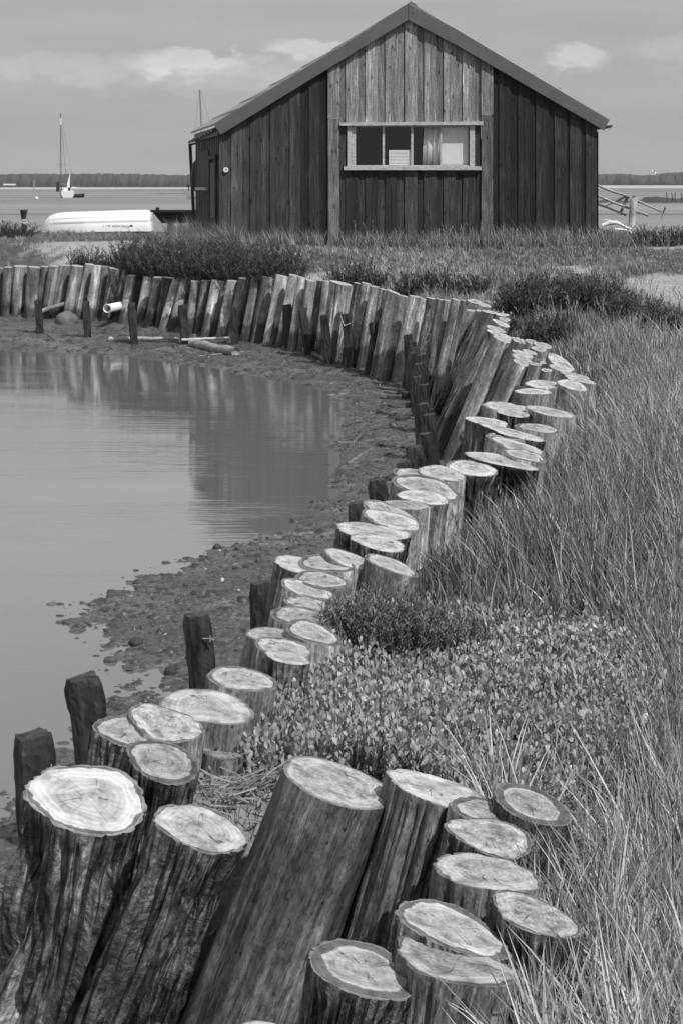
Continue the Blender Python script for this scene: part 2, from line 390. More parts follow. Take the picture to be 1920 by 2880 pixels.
def glass():
    m = bpy.data.materials.new('window_glass'); m.use_nodes = True; N = m.node_tree.nodes; L = m.node_tree.links
    N.remove(N['Principled BSDF'])
    t = N.new('ShaderNodeBsdfTransparent'); g = N.new('ShaderNodeBsdfGlossy'); g.inputs['Roughness'].default_value = .02
    f0 = N.new('ShaderNodeLayerWeight'); f0.inputs[0].default_value = .12; f = N.new('ShaderNodeMath'); f.operation='MULTIPLY_ADD'; f.inputs[1].default_value=.5; f.inputs[2].default_value=.035; L.new(f0.outputs['Facing'], f.inputs[0])
    mx = N.new('ShaderNodeMixShader'); L.new(f.outputs[0], mx.inputs[0]); L.new(t.outputs[0], mx.inputs[1]); L.new(g.outputs[0], mx.inputs[2])
    L.new(mx.outputs[0], N['Material Output'].inputs[0]); return m
M['glass'] = glass()

# ---- object helpers
def tag(o, label=None, cat=None, group=None, kind=None):
    if label: o['label'] = label
    if cat: o['category'] = cat
    if group: o['group'] = group
    if kind: o['kind'] = kind
    return o
def link(name, me, mat=None, parent=None, loc=None):
    o = bpy.data.objects.new(name, me); COL.objects.link(o)
    if mat is not None and me is not None: me.materials.append(mat)
    if parent is not None: o.parent = parent
    if loc is not None: o.location = loc
    return o
def empty(name, loc):
    o = bpy.data.objects.new(name, None); COL.objects.link(o); o.location = loc; o.empty_display_size = .2
    return o
def mesh_arr(name, V, Fa, smooth=False, uv=None, tone=None, col=None):
    """V (n,3), Fa (m,k) constant k"""
    me = bpy.data.meshes.new(name)
    V = np.asarray(V, np.float32); Fa = np.asarray(Fa, np.int32); k = Fa.shape[1]
    me.vertices.add(len(V)); me.vertices.foreach_set('co', V.ravel())
    me.loops.add(Fa.size); me.loops.foreach_set('vertex_index', Fa.ravel())
    me.polygons.add(len(Fa)); me.polygons.foreach_set('loop_start', np.arange(len(Fa), dtype=np.int32) * k)
    try: me.polygons.foreach_set('loop_total', np.full(len(Fa), k, np.int32))
    except Exception: pass
    if smooth: me.polygons.foreach_set('use_smooth', np.ones(len(Fa), bool))
    if uv is not None:
        l = me.uv_layers.new(name='UVMap'); l.data.foreach_set('uv', np.asarray(uv, np.float32)[Fa.ravel()].ravel())
    if tone is not None:
        a = me.attributes.new('tone', 'FLOAT', 'POINT'); a.data.foreach_set('value', np.asarray(tone, np.float32))
    if col is not None:
        a = me.attributes.new('zone', 'FLOAT_COLOR', 'POINT'); a.data.foreach_set('color', np.asarray(col, np.float32).ravel())
    me.update(calc_edges=True)
    return me
class MB:
    def __init__(s): s.v = []; s.f = []; s.t = []
    def poly8(s, P, tone=1.0):
        """8 corners: bottom 4 (ccw), top 4"""
        b = len(s.v); s.v += [tuple(p) for p in P]
        s.f += [(b, b+3, b+2, b+1), (b+4, b+5, b+6, b+7), (b, b+1, b+5, b+4), (b+1, b+2, b+6, b+5), (b+2, b+3, b+7, b+6), (b+3, b, b+4, b+7)]
        s.t += [tone] * 8
    def box(s, x0, x1, y0, y1, z0, z1, tone=1.0):
        s.poly8([(x0,y0,z0),(x1,y0,z0),(x1,y1,z0),(x0,y1,z0),(x0,y0,z1),(x1,y0,z1),(x1,y1,z1),(x0,y1,z1)], tone)
    def tube(s, pts, r, n=8, tone=1.0, cap=True):
        pts = [Vector(p) for p in pts]; b = len(s.v)
        rs = r if isinstance(r, (list, tuple)) else [r] * len(pts)
        for i, p in enumerate(pts):
            d = (pts[min(i+1, len(pts)-1)] - pts[max(i-1, 0)]).normalized()
            a = Vector((0, 0, 1)) if abs(d.z) < .9 else Vector((1, 0, 0))
            u = d.cross(a).normalized(); w = d.cross(u)
            for k in range(n):
                t = 2 * math.pi * k / n
                s.v.append(tuple(p + (u * math.cos(t) + w * math.sin(t)) * rs[i])); s.t.append(tone)
        for i in range(len(pts) - 1):
            for k in range(n):
                k2 = (k + 1) % n
                s.f.append((b + i*n + k, b + i*n + k2, b + (i+1)*n + k2, b + (i+1)*n + k))
        if cap:
            s.f.append(tuple(b + k for k in range(n))); s.f.append(tuple(b + (len(pts)-1)*n + k for k in reversed(range(n))))
    def build(s, name, mat, parent=None, smooth=False, bevel=0, loc=(0, 0, 0)):
        me = bpy.data.meshes.new(name)
        V = [(x - loc[0], y - loc[1], z - loc[2]) for x, y, z in s.v]
        me.from_pydata(V, [], s.f)
        a = me.attributes.new('tone', 'FLOAT', 'POINT'); a.data.foreach_set('value', np.array(s.t, np.float32))
        uv = me.uv_layers.new(name='UVMap')
        for l in me.loops:
            v = s.v[l.vertex_index]; uv.data[l.index].uv = (v[0] + v[1] * .73, v[2])
        if smooth:
            for p in me.polygons: p.use_smooth = True
        me.update()
        o = link(name, me, mat, parent)
        if loc != (0, 0, 0) and parent is None: o.location = loc
        if bevel:
            bm_ = o.modifiers.new('bevel', 'BEVEL'); bm_.width = bevel; bm_.segments = 2; bm_.limit_method = 'ANGLE'
        return o

# ------------------------------------------------------------------ ground plan (world metres)
WALL = [(-45, 28.5), (-12, 26.6)] + [tuple(atz(px, py, -.5)[:2]) for px, py in
        ((0, 897), (120, 900), (330, 908), (560, 935), (760, 955), (900, 985), (1000, 1010), (1080, 1038), (1180, 1072), (1240, 1115), (1275, 1190))] + [
        (.90, 12.4), (.86, 11.4), (.80, 10.2), (.68, 9.2), (.56, 8.5), (.40, 7.5), (.16, 6.6), (-.06, 6.0), (-.26, 5.4), (-.34, 4.6), (-.48, 4.15), (-.62, 3.85), (-.60, 3.55), (-.25, 3.5),
        (-.02, 3.74), (.13, 3.66), (.20, 3.40), (.20, 3.0), (.17, 2.6), (.14, 2.2), (.1, 1.5), (.1, -15)]
LANDPOLY = WALL + [(-45, -15)]
SHORE = [tuple(atz(px, py, -.65)[:2]) for px, py in
        ((-400, 975), (0, 987), (300, 998), (500, 1022), (700, 1055), (850, 1082), (945, 1115), (985, 1160), (965, 1220), (948, 1290), (938, 1345), (925, 1400),
         (880, 1450), (780, 1503), (600, 1548), (430, 1600), (280, 1660), (185, 1705), (200, 1760), (285, 1860), (335, 1920), (300, 1990), (150, 2150), (40, 2270), (-100, 2330))]
SHOREPOLY = [(-45, 24.5)] + SHORE + [(-3, 4.2), (-45, 0)]
def inside(poly, x, y):
    c = np.zeros(x.shape, bool); n = len(poly)
    for i in range(n):
        x1, y1 = poly[i]; x2, y2 = poly[(i+1) % n]
        if y1 == y2: continue
        cond = ((y1 > y) != (y2 > y)) & (x < (x2 - x1) * (y - y1) / (y2 - y1) + x1)
        c ^= cond
    return c
def sdist(poly, x, y, closed=True):
    d = np.full(x.shape, 1e9)
    n = len(poly)
    for i in range(n if closed else n - 1):
        x1, y1 = poly[i]; x2, y2 = poly[(i+1) % n]
        dx, dy = x2 - x1, y2 - y1; L2 = dx*dx + dy*dy + 1e-12
        t = np.clip(((x - x1) * dx + (y - y1) * dy) / L2, 0, 1)
        d = np.minimum(d, np.hypot(x - x1 - t*dx, y - y1 - t*dy))
    return np.where(inside(poly, x, y), -d, d)
def ground_z(x, y, fine=True):
    x = np.asarray(x, float); y = np.asarray(y, float)
    dW = sdist(LANDPOLY, x, y); dS = sdist(SHOREPOLY, x, y)
    land = .12 + .43 * sstep(18.5, 25.5, y) * sstep(.2, 2.2, dW) + .05 * (fbm(x * .8, y * .8, 0, 5, 3) - .5)
    land = land + .05 * np.exp(-np.maximum(dW, 0) / .5)
    land = np.where(y > 28, land - .10 * sstep(28, 37, y) - 1.6 * sstep(37.5, 56, y), land)
    mud = np.where(dS > 0, -.645 + .055 * np.minimum(dS, 3.2), -.645 + .14 * np.maximum(dS, -6))
    if fine:
        fade = 1 / (1 + np.maximum(y, 0) / 14)
        mud = mud + (.045 * (fbm(x * 2.6, y * 2.6, 0, 11, 3) - .5) + .052 * (fbm(x * 11, y * 11, 0, 21, 4) - .5)) * (.5 + .5 * fade)
    return mud + (land - mud) * np.clip((dW + .02) / np.where(y < 4, .13, .32), 0, 1) ** 1.5
def gpt(px, py):
    """the point of the bank seen at that pixel of the photograph"""
    lo, hi = 1.0, 60.0
    for _ in range(40):
        Y = (lo + hi) / 2; g = .12 + .43 * float(sstep(18.5, 25.5, Y)) - .10 * float(sstep(28, 37, Y))
        if CAMZ - (py - HZ) / F * Y > g: lo = Y
        else: hi = Y
    return np.array([(px - CX) / F * lo, lo, g])
PX = lambda pts, z=None: [tuple((atz(a, b, z) if z else gpt(a, b))[:2]) for a, b in pts]
SHRUBPOS = []
SANDS = [PX([(1740, 778), (1920, 775), (2300, 776), (2300, 905), (1960, 890), (1860, 862), (1790, 830), (1725, 800)]),
         PX([(850, 738), (1010, 738), (1020, 760), (930, 775), (840, 765)]),
         PX([(1245, 768), (1330, 764), (1335, 790), (1250, 795)]),
         PX([(1560, 752), (1700, 757), (1690, 775), (1570, 778)]),
         PX([(110, 684), (400, 676), (560, 680), (420, 694), (200, 698)]),
         PX([(1790, 688), (2200, 682), (2200, 700), (1800, 700)]),
         PX([(1545, 2150), (1700, 2180), (1750, 2400), (1700, 2620), (1590, 2640), (1500, 2500), (1500, 2250)]),
         PX([(600, 2190), (800, 2200), (850, 2350), (640, 2450), (480, 2250)])]
LEAFZ = PX([(790, 1845), (1000, 1790), (1350, 1780), (1700, 1760), (1830, 1900), (1800, 2060), (1640, 2215), (1430, 2260), (1330, 2300), (1100, 2330), (860, 2300), (800, 2200), (700, 2200), (590, 2190), (540, 2060), (640, 1930)], .16)

def build_ground():
    u = np.linspace(-1, 1, 421); xs = 70 * np.sinh(5.4 * u) / math.sinh(5.4) + .2
    ys = np.concatenate([np.linspace(-15, 1.2, 20)[:-1], 1.2 * np.exp(np.linspace(0, math.log(135 / 1.2), 760))])
    X, Y = np.meshgrid(xs, ys); sh = X.shape; X = X.ravel(); Y = Y.ravel()
    Z = ground_z(X, Y)
    dW = sdist(LANDPOLY, X, Y)
    mud = 1 - sstep(.0, .12, dW)
    sand = np.zeros_like(X)
    for p in SANDS: 
        d = sdist(p, X, Y); w = .04 * np.maximum(Y, 2) / 3
        sand = np.maximum(sand, 1 - sstep(-w * .3, w, d + (fbm(X * 6, Y * 6, 0, 3, 3) - .5) * w * 3))
    sand = np.maximum(sand, .8 * sstep(38.5, 42, Y)) * (1 - mud)
    col = np.stack([mud, sand, np.zeros_like(mud), np.ones_like(mud)], 1)
    ny, nx = sh
    i = (np.arange(ny - 1)[:, None] * nx + np.arange(nx - 1)[None]).ravel()
    Fa = np.stack([i, i + 1, i + nx + 1, i + nx], 1)
    o = link('ground', mesh_arr('ground', np.stack([X, Y, Z], 1), Fa, True, col=col), M['ground'])
    tag(o, kind='structure')
build_ground()

def sheet(name, x0, x1, y0, y1, z, mat, kind='structure'):
    me = mesh_arr(name, [(x0, y0, z), (x1, y0, z), (x1, y1, z), (x0, y1, z)], [(0, 1, 2, 3)])
    return tag(link(name, me, mat), kind=kind)
sheet('inlet_water', -60, 4, -20, 30, -.645, M['inlet'])
sheet('estuary_water', -1500, 1500, 42, 2500, -.65, M['estuary'])

# ------------------------------------------------------------------ logs of the revetment
GROUP_FAR = 'upright logs of the curved far wall'
GROUP_TOP = 'sawn logs along the winding bank edge'
LOGPOS = []
def log(px, py, w, h=0, rot=8, base=None, slope=None, kind='wood', tone=.22, cut=(.62, 0, .5), Y=None, z=.30, seed=None, label='', group=GROUP_TOP, length=None, lobes=.06, flare=0.0):
    """centre, width and height of the sawn end in photo pixels -> a log at its own distance and size"""
    seed = seed if seed is not None else int(px * 13 + py * 7) % 9973
    rs = np.random.RandomState(seed)
    if Y is None: Y = (CAMZ - z) * F / (py - HZ)
    C = at(px, py, Y); r = w / 2 * Y / F
    k = (h / w) if h else (CAMZ - C[2]) / Y + .08
    sx = -math.tan(math.radians(rot)); sy = min(.75, max(-.15, k - (CAMZ - C[2]) / Y))
    if base is None:
        sl = slope if slope is not None else -.18
        base = (px + sl * 400, py + 400)
    Pb = at(base[0], base[1], Y)
    ax = Pb - C; Lr = np.linalg.norm(ax); ax = ax / Lr
    L = length if length else max(.75, min(1.1, (C[2] + .62) / max(.3, -ax[2])))
    big = w > 140; mid = w > 60
    n, mm = (150, 110) if w > 190 else ((96, 56) if big else ((56, 26) if mid else (32, 14)))
    ph = np.linspace(0, 2 * np.pi, n, endpoint=False)
    s = np.linspace(0, 1, mm + 1) ** 1.0 * L
    PH, SS = np.meshgrid(ph, s)
    cs, sn = np.cos(PH), np.sin(PH)
    a0, a1 = rs.rand() * 6.28, rs.rand() * 6.28
    shape = 1 + .035 * (vn(cs * 4 + 3, sn * 4, SS * 1.5, seed + 40) - .5) + lobes * 1.25 * (np.sin(2 * PH + a0) * .6 + np.sin(3 * PH + a1) * .5 + (vn(cs * 1.5 + 7, sn * 1.5 + 3, SS * .8, seed) - .5) * 1.4)
    if kind == 'bark':
        wv = (vn(cs * 2, sn * 2, SS * 4.5, seed + 3) - .5) * 1.1
        fr = 4.2
        n1 = vn(cs * fr + wv, sn * fr + wv, SS * 2.2 + 9, seed + 5)
        n2 = vn(cs * fr * 2.3 + wv, sn * fr * 2.3, SS * 5, seed + 6)
        n3 = vn(cs * 14, sn * 14, SS * 45, seed + 8)
        g = -.30 * (1 - np.abs(2 * n1 - 1)) ** 3 - .16 * (1 - np.abs(2 * n2 - 1)) ** 3 + .07 * (n3 - .5) + .09 * (vn(cs * 6, sn * 6, SS * 22, seed + 9) - .5)
    elif kind == 'split':
        n1 = vn(cs * 3.4, sn * 3.4, SS * 1.1, seed + 5); n2 = vn(cs * 9, sn * 9, SS * 3, seed + 6)
        g = -.24 * (1 - np.abs(2 * n1 - 1)) ** 4 - .10 * (1 - np.abs(2 * n2 - 1)) ** 3 + .06 * (vn(cs * 5, sn * 5, SS * 14, seed + 7) - .5)
    else:
        n2 = vn(cs * 7, sn * 7, SS * 1.6, seed + 6); n3 = vn(cs * 5, sn * 5, SS * 12, seed + 7)
        kn = vn(cs * 2.6 + 11, sn * 2.6, SS * 7, seed + 12)
        rough = .35 if lobes < .055 else 1.0
        g = rough * (-.075 * (1 - np.abs(2 * n2 - 1)) ** 5 + .03 * (n3 - .5) + .10 * np.maximum(kn - .78, 0) / .22)
    g = g * (.34 + .66 * sstep(0, .05, SS))
    if kind == 'bark' and big: g = g * (.62 + .38 * sstep(0, .10, SS))
    R = r * (shape + g) * (1 + flare * (SS / L) ** 1.2 + .06 * SS / L)
    dx = R * cs; dy = R * sn
    # chewed upper arris
    top = C + np.stack([dx[0], dy[0], sx * dx[0] + sy * dy[0]], 1)
    PT = np.zeros((mm + 1, n, 3))
    for j in range(mm + 1):
        PT[j, :, 0] = C[0] + dx[j] + ax[0] * s[j]
        PT[j, :, 1] = C[1] + dy[j] + ax[1] * s[j]
        PT[j, :, 2] = C[2] + sx * dx[0] + sy * dy[0] + ax[2] * s[j]
    org = C + ax * min(L, (C[2] + .45) / max(.3, -ax[2]))
    idx = np.arange((mm + 1) * n).reshape(mm + 1, n); nx = np.roll(idx, -1, 1)
    Fa = np.stack([idx[:-1], idx[1:], nx[1:], nx[:-1]], -1).reshape(-1, 4)
    V = PT.reshape(-1, 3) - org
    uv = np.stack([np.minimum(PH, 2 * np.pi - PH) * r, SS], -1).reshape(-1, 2)
    root = empty('revetment_log', org)
    tag(root, label, 'log', group)
    o = link('trunk', mesh_arr('trunk', V, Fa, True, uv), M['bark' if kind == 'bark' else 'wood'], root)
    o.color = (tone, tone, tone, 1)
    # sawn end
    K = 14 if big else (8 if mid else 4)
    ts = (np.arange(K + 1) / K) ** .8
    Vc = [C]; uvc = [(0, 0)]
    for t in ts[1:]:
        ddx, ddy = dx[0] * t, dy[0] * t
        zz = sx * ddx + sy * ddy + (r * .05 * (vn(ddx / r * 3, ddy / r * 3, 0, seed + 20) - .5) * (1 - t ** 6)) + r * .012 * (1 - t ** 8)
        Vc.extend(C + np.stack([ddx, ddy, zz], 1)); q_ = t * R[0] / (r * shape[0] * .97); uvc.extend(np.stack([np.cos(ph) * q_, np.sin(ph) * q_], 1))
    Vc = np.array(Vc) - org; fc = []
    i2 = np.arange(n); j2 = (i2 + 1) % n
    tri = np.stack([np.zeros(n, int), 1 + i2, 1 + j2, 1 + j2], 1)
    quads = [np.stack([1 + (q) * n + i2, 1 + (q + 1) * n + i2, 1 + (q + 1) * n + j2, 1 + q * n + j2], 1) for q in range(K - 1)]
    Q = np.concatenate(quads) if quads else np.zeros((0, 4), int)
    me = bpy.data.meshes.new('sawn_end')
    me.from_pydata(Vc.tolist(), [], [tuple(t[:3]) for t in tri.tolist()] + [tuple(q) for q in Q.tolist()])
    l = me.uv_layers.new(name='UVMap'); li = np.zeros(len(me.loops), np.int32); me.loops.foreach_get('vertex_index', li)
    l.data.foreach_set('uv', np.array(uvc, np.float32)[li].ravel())
    for p in me.polygons: p.use_smooth = True
    me.update()
    e = link('sawn_end', me, M['cut'], root); e.color = (cut[0], cut[1], cut[2], 1)
    LOGPOS.append((C[0], C[1], r))
    return root

BASEC = [(-80, 895), (0, 897), (120, 900), (330, 908), (560, 935), (760, 957), (900, 985), (1000, 1012), (1080, 1040), (1180, 1075), (1240, 1118), (1275, 1190)]
def basey(x):
    return float(np.interp(x, [p[0] for p in BASEC], [p[1] for p in BASEC]))
# zoom window (x0, y0, scale); top left, top right, top y left/right, foot left, foot right; kind, tone, sawn-end tone
ZA, ZB, ZC, ZD = (0, 720, 3.92), (380, 740, 3.92), (760, 760, 3.92), (1100, 800, 3.92)
FARL = [
 (ZA, -75, 10, 128, 132, -110, -20, 'wood', .17, 'grey log at the left end of the far wall, half cut by the picture edge'),
 (ZA, -20, 52, 130, 136, -35, 22, 'wood', .17, 'narrow grey log, the leftmost whole one in the far wall'),
 (ZA, 45, 145, 120, 124, 0, 112, 'wood', .21, 'grey upright log with a pale scar low down, left end of the far wall'),
 (ZA, 150, 312, 107, 117, 112, 272, 'wood', .22, 'broad upright log, widest at the left end of the far wall'),
 (ZA, 313, 450, 113, 128, 270, 395, 'wood', .17, 'log with a bright rim on its top, between a broad log and the leftmost stake'),
 (ZA, 452, 545, 112, 120, 405, 490, 'wood', .13, 'thin darker log with pale top, standing behind the leftmost stake'),
 (ZA, 545, 655, 106, 114, 455, 560, 'wood', .20, 'plain grey log just right of the leftmost dark stake'),
 (ZA, 655, 782, 98, 104, 545, 685, 'wood', .17, 'wide speckled grey log rising behind the muddy boulder'),
 (ZA, 785, 930, 95, 122, 683, 822, 'wood', .19, 'knotty leaning log with slanted top above the muddy boulder'),
 (ZA, 935, 1045, 80, 98, 800, 925, 'wood', .24, 'tallest leaning log right behind the second stake from the left'),
 (ZA, 1020, 1135, 100, 112, 925, 1040, 'wood', .34, 'leaning log with pale sunlit bare patches, right of the tallest far log'),
 (ZA, 1128, 1225, 110, 120, 1030, 1120, 'wood', .16, 'slim mid grey log between the pale patched log and a rough one'),
 (ZA, 1205, 1332, 122, 154, 1105, 1225, 'bark', .17, 'rough barked log with bright slanted top, just left of the white pipe'),
 (ZA, 1335, 1425, 150, 160, 1200, 1310, 'split', .10, 'dark split log directly behind the white drain pipe'),
 (ZA, 1408, 1525, 208, 222, 1300, 1420, 'wood', .22, 'short mottled log with pale head above the white drain pipe'),
 (ZB, 88, 203, 134, 154, 0, 95, 'wood', .19, 'grey log with brilliant white top, first to the right of the pipe'),
 (ZB, 198, 315, 152, 158, 95, 225, 'wood', .14, 'brownish dull log second to the right of the white pipe'),
 (ZB, 300, 420, 150, 168, 218, 325, 'bark', .12, 'dark ragged log behind the long bleached leaning one'),
 (ZB, 415, 512, 147, 168, 235, 375, 'wood', .40, 'long bleached log leaning hard right, left of the fourth stake'),
 (ZB, 505, 612, 163, 178, 350, 475, 'wood', .20, 'knotted log whose foot is hidden by the fourth stake'),
 (ZB, 610, 722, 190, 207, 555, 665, 'wood', .25, 'smooth even grey log just right of the fourth stake'),
 (ZB, 726, 838, 190, 198, 665, 745, 'wood', .19, 'narrow footed log over the short bleached board'),
 (ZB, 845, 962, 183, 200, 735, 840, 'wood', .38, 'pale knot dotted log midway between the fourth and fifth stakes'),
 (ZB, 955, 1018, 200, 210, 835, 905, 'wood', .17, 'very thin log squeezed right of the pale knot dotted one'),
 (ZB, 1015, 1135, 188, 200, 898, 1015, 'wood', .27, 'log with one bright stripe, top hidden by small leafy plants'),
 (ZB, 1140, 1292, 158, 172, 1010, 1160, 'wood', .27, 'log behind the fifth stake with ragged top among leaves'),
 (ZB, 1290, 1405, 148, 158, 1160, 1290, 'wood', .24, 'light grey streaky log just right of the fifth stake'),
 (ZB, 1400, 1545, 142, 158, 1285, 1410, 'wood', .17, 'log with a shiny protruding knot near its top'),
 (ZC, 65, 198, 45, 80, -80, 55, 'wood', .52, 'brightest white bare log of the far wall, beside the knotted one'),
 (ZC, 205, 310, 42, 62, 50, 175, 'wood', .33, 'pale log with worm holes rising behind the sixth stake'),
 (ZC, 298, 398, 60, 95, 200, 290, 'wood', .32, 'half lit log behind the seventh stake, left face bright'),
 (ZC, 385, 505, 93, 130, 290, 420, 'wood', .20, 'log with one bright knob near the top, behind the seventh stake'),
 (ZC, 510, 592, 105, 115, 405, 500, 'bark', .13, 'dark rough log with dotted bark left of the eighth stake'),
 (ZC, 580, 665, 112, 125, 485, 600, 'wood', .24, 'speckled light log rising over the eighth stake'),
 (ZC, 655, 905, 105, 178, 560, 800, 'split', .27, 'very broad cracked log with a bright left edge and slanted top'),
 (ZC, 915, 1000, 133, 150, 790, 880, 'bark', .13, 'narrow dark log right of the very broad cracked one'),
 (ZC, 1005, 1115, 128, 160, 860, 965, 'wood', .28, 'smooth log with a squared shoulder behind the ninth stake'),
 (ZC, 1095, 1205, 168, 190, 950, 1060, 'wood', .22, 'shorter log with lit left face, left of the tenth stake'),
 (ZC, 1200, 1290, 192, 225, 1030, 1140, 'bark', .18, 'pock marked log with wormy crust over the tenth stake'),
 (ZC, 1275, 1425, 205, 268, 1120, 1245, 'wood', .17, 'log under a long bright slanting top, right of the wormy one'),
 (ZC, 1395, 1515, 262, 298, 1225, 1345, 'wood', .28, 'light pitted log left of where the stakes bunch up'),
 (ZD, 200, 322, 118, 142, 10, 130, 'wood', .23, 'grey log standing behind the top of the bunched stakes'),
 (ZD, 310, 388, 132, 175, 120, 215, 'wood', .40, 'bright pale log with a chisel shaped head at the bend'),
 (ZD, 385, 492, 138, 165, 215, 345, 'bark', .17, 'log with crumpled flaky bark just past the bright chisel head'),
 (ZD, 488, 582, 150, 178, 330, 440, 'split', .13, 'dark cracked log under a bright lip, inside the bend'),
 (ZD, 572, 662, 165, 185, 425, 520, 'wood', .14, 'dark log with notched top next to the bright lip'),
 (ZD, 662, 772, 153, 182, 430, 560, 'wood', .21, 'leaning log with lit flank at the deepest part of the bend'),
 (ZD, 760, 825, 165, 185, 520, 600, 'wood', .16, 'slim shadowy log wedged at the bend beside the lit flank'),
]
for q, (zm, xl, xr, yl, yr, bl, br, kd, tn, lb) in enumerate(FARL):
    x0, y0, sc = zm
    tx = x0 + (xl + xr) / 2 / sc; ty = y0 + (yl + yr) / 2 / sc; wd = (xr - xl) / sc; bx = x0 + (bl + br) / 2 / sc
    by = basey(bx); Yb = 2.0 * F / (by - HZ)
    rt = max(-4, min(22, math.degrees(math.atan2(yr - yl, xr - xl)) * .8))
    tn *= 1.42
    log(tx, ty, wd * .99, 0, rt, (bx, by + 3), None, kd, tn, (.66, 0, .3), Y=Yb + (.06 if q % 2 else -.03), label=lb, group=GROUP_FAR, length=1.05, seed=300 + q)

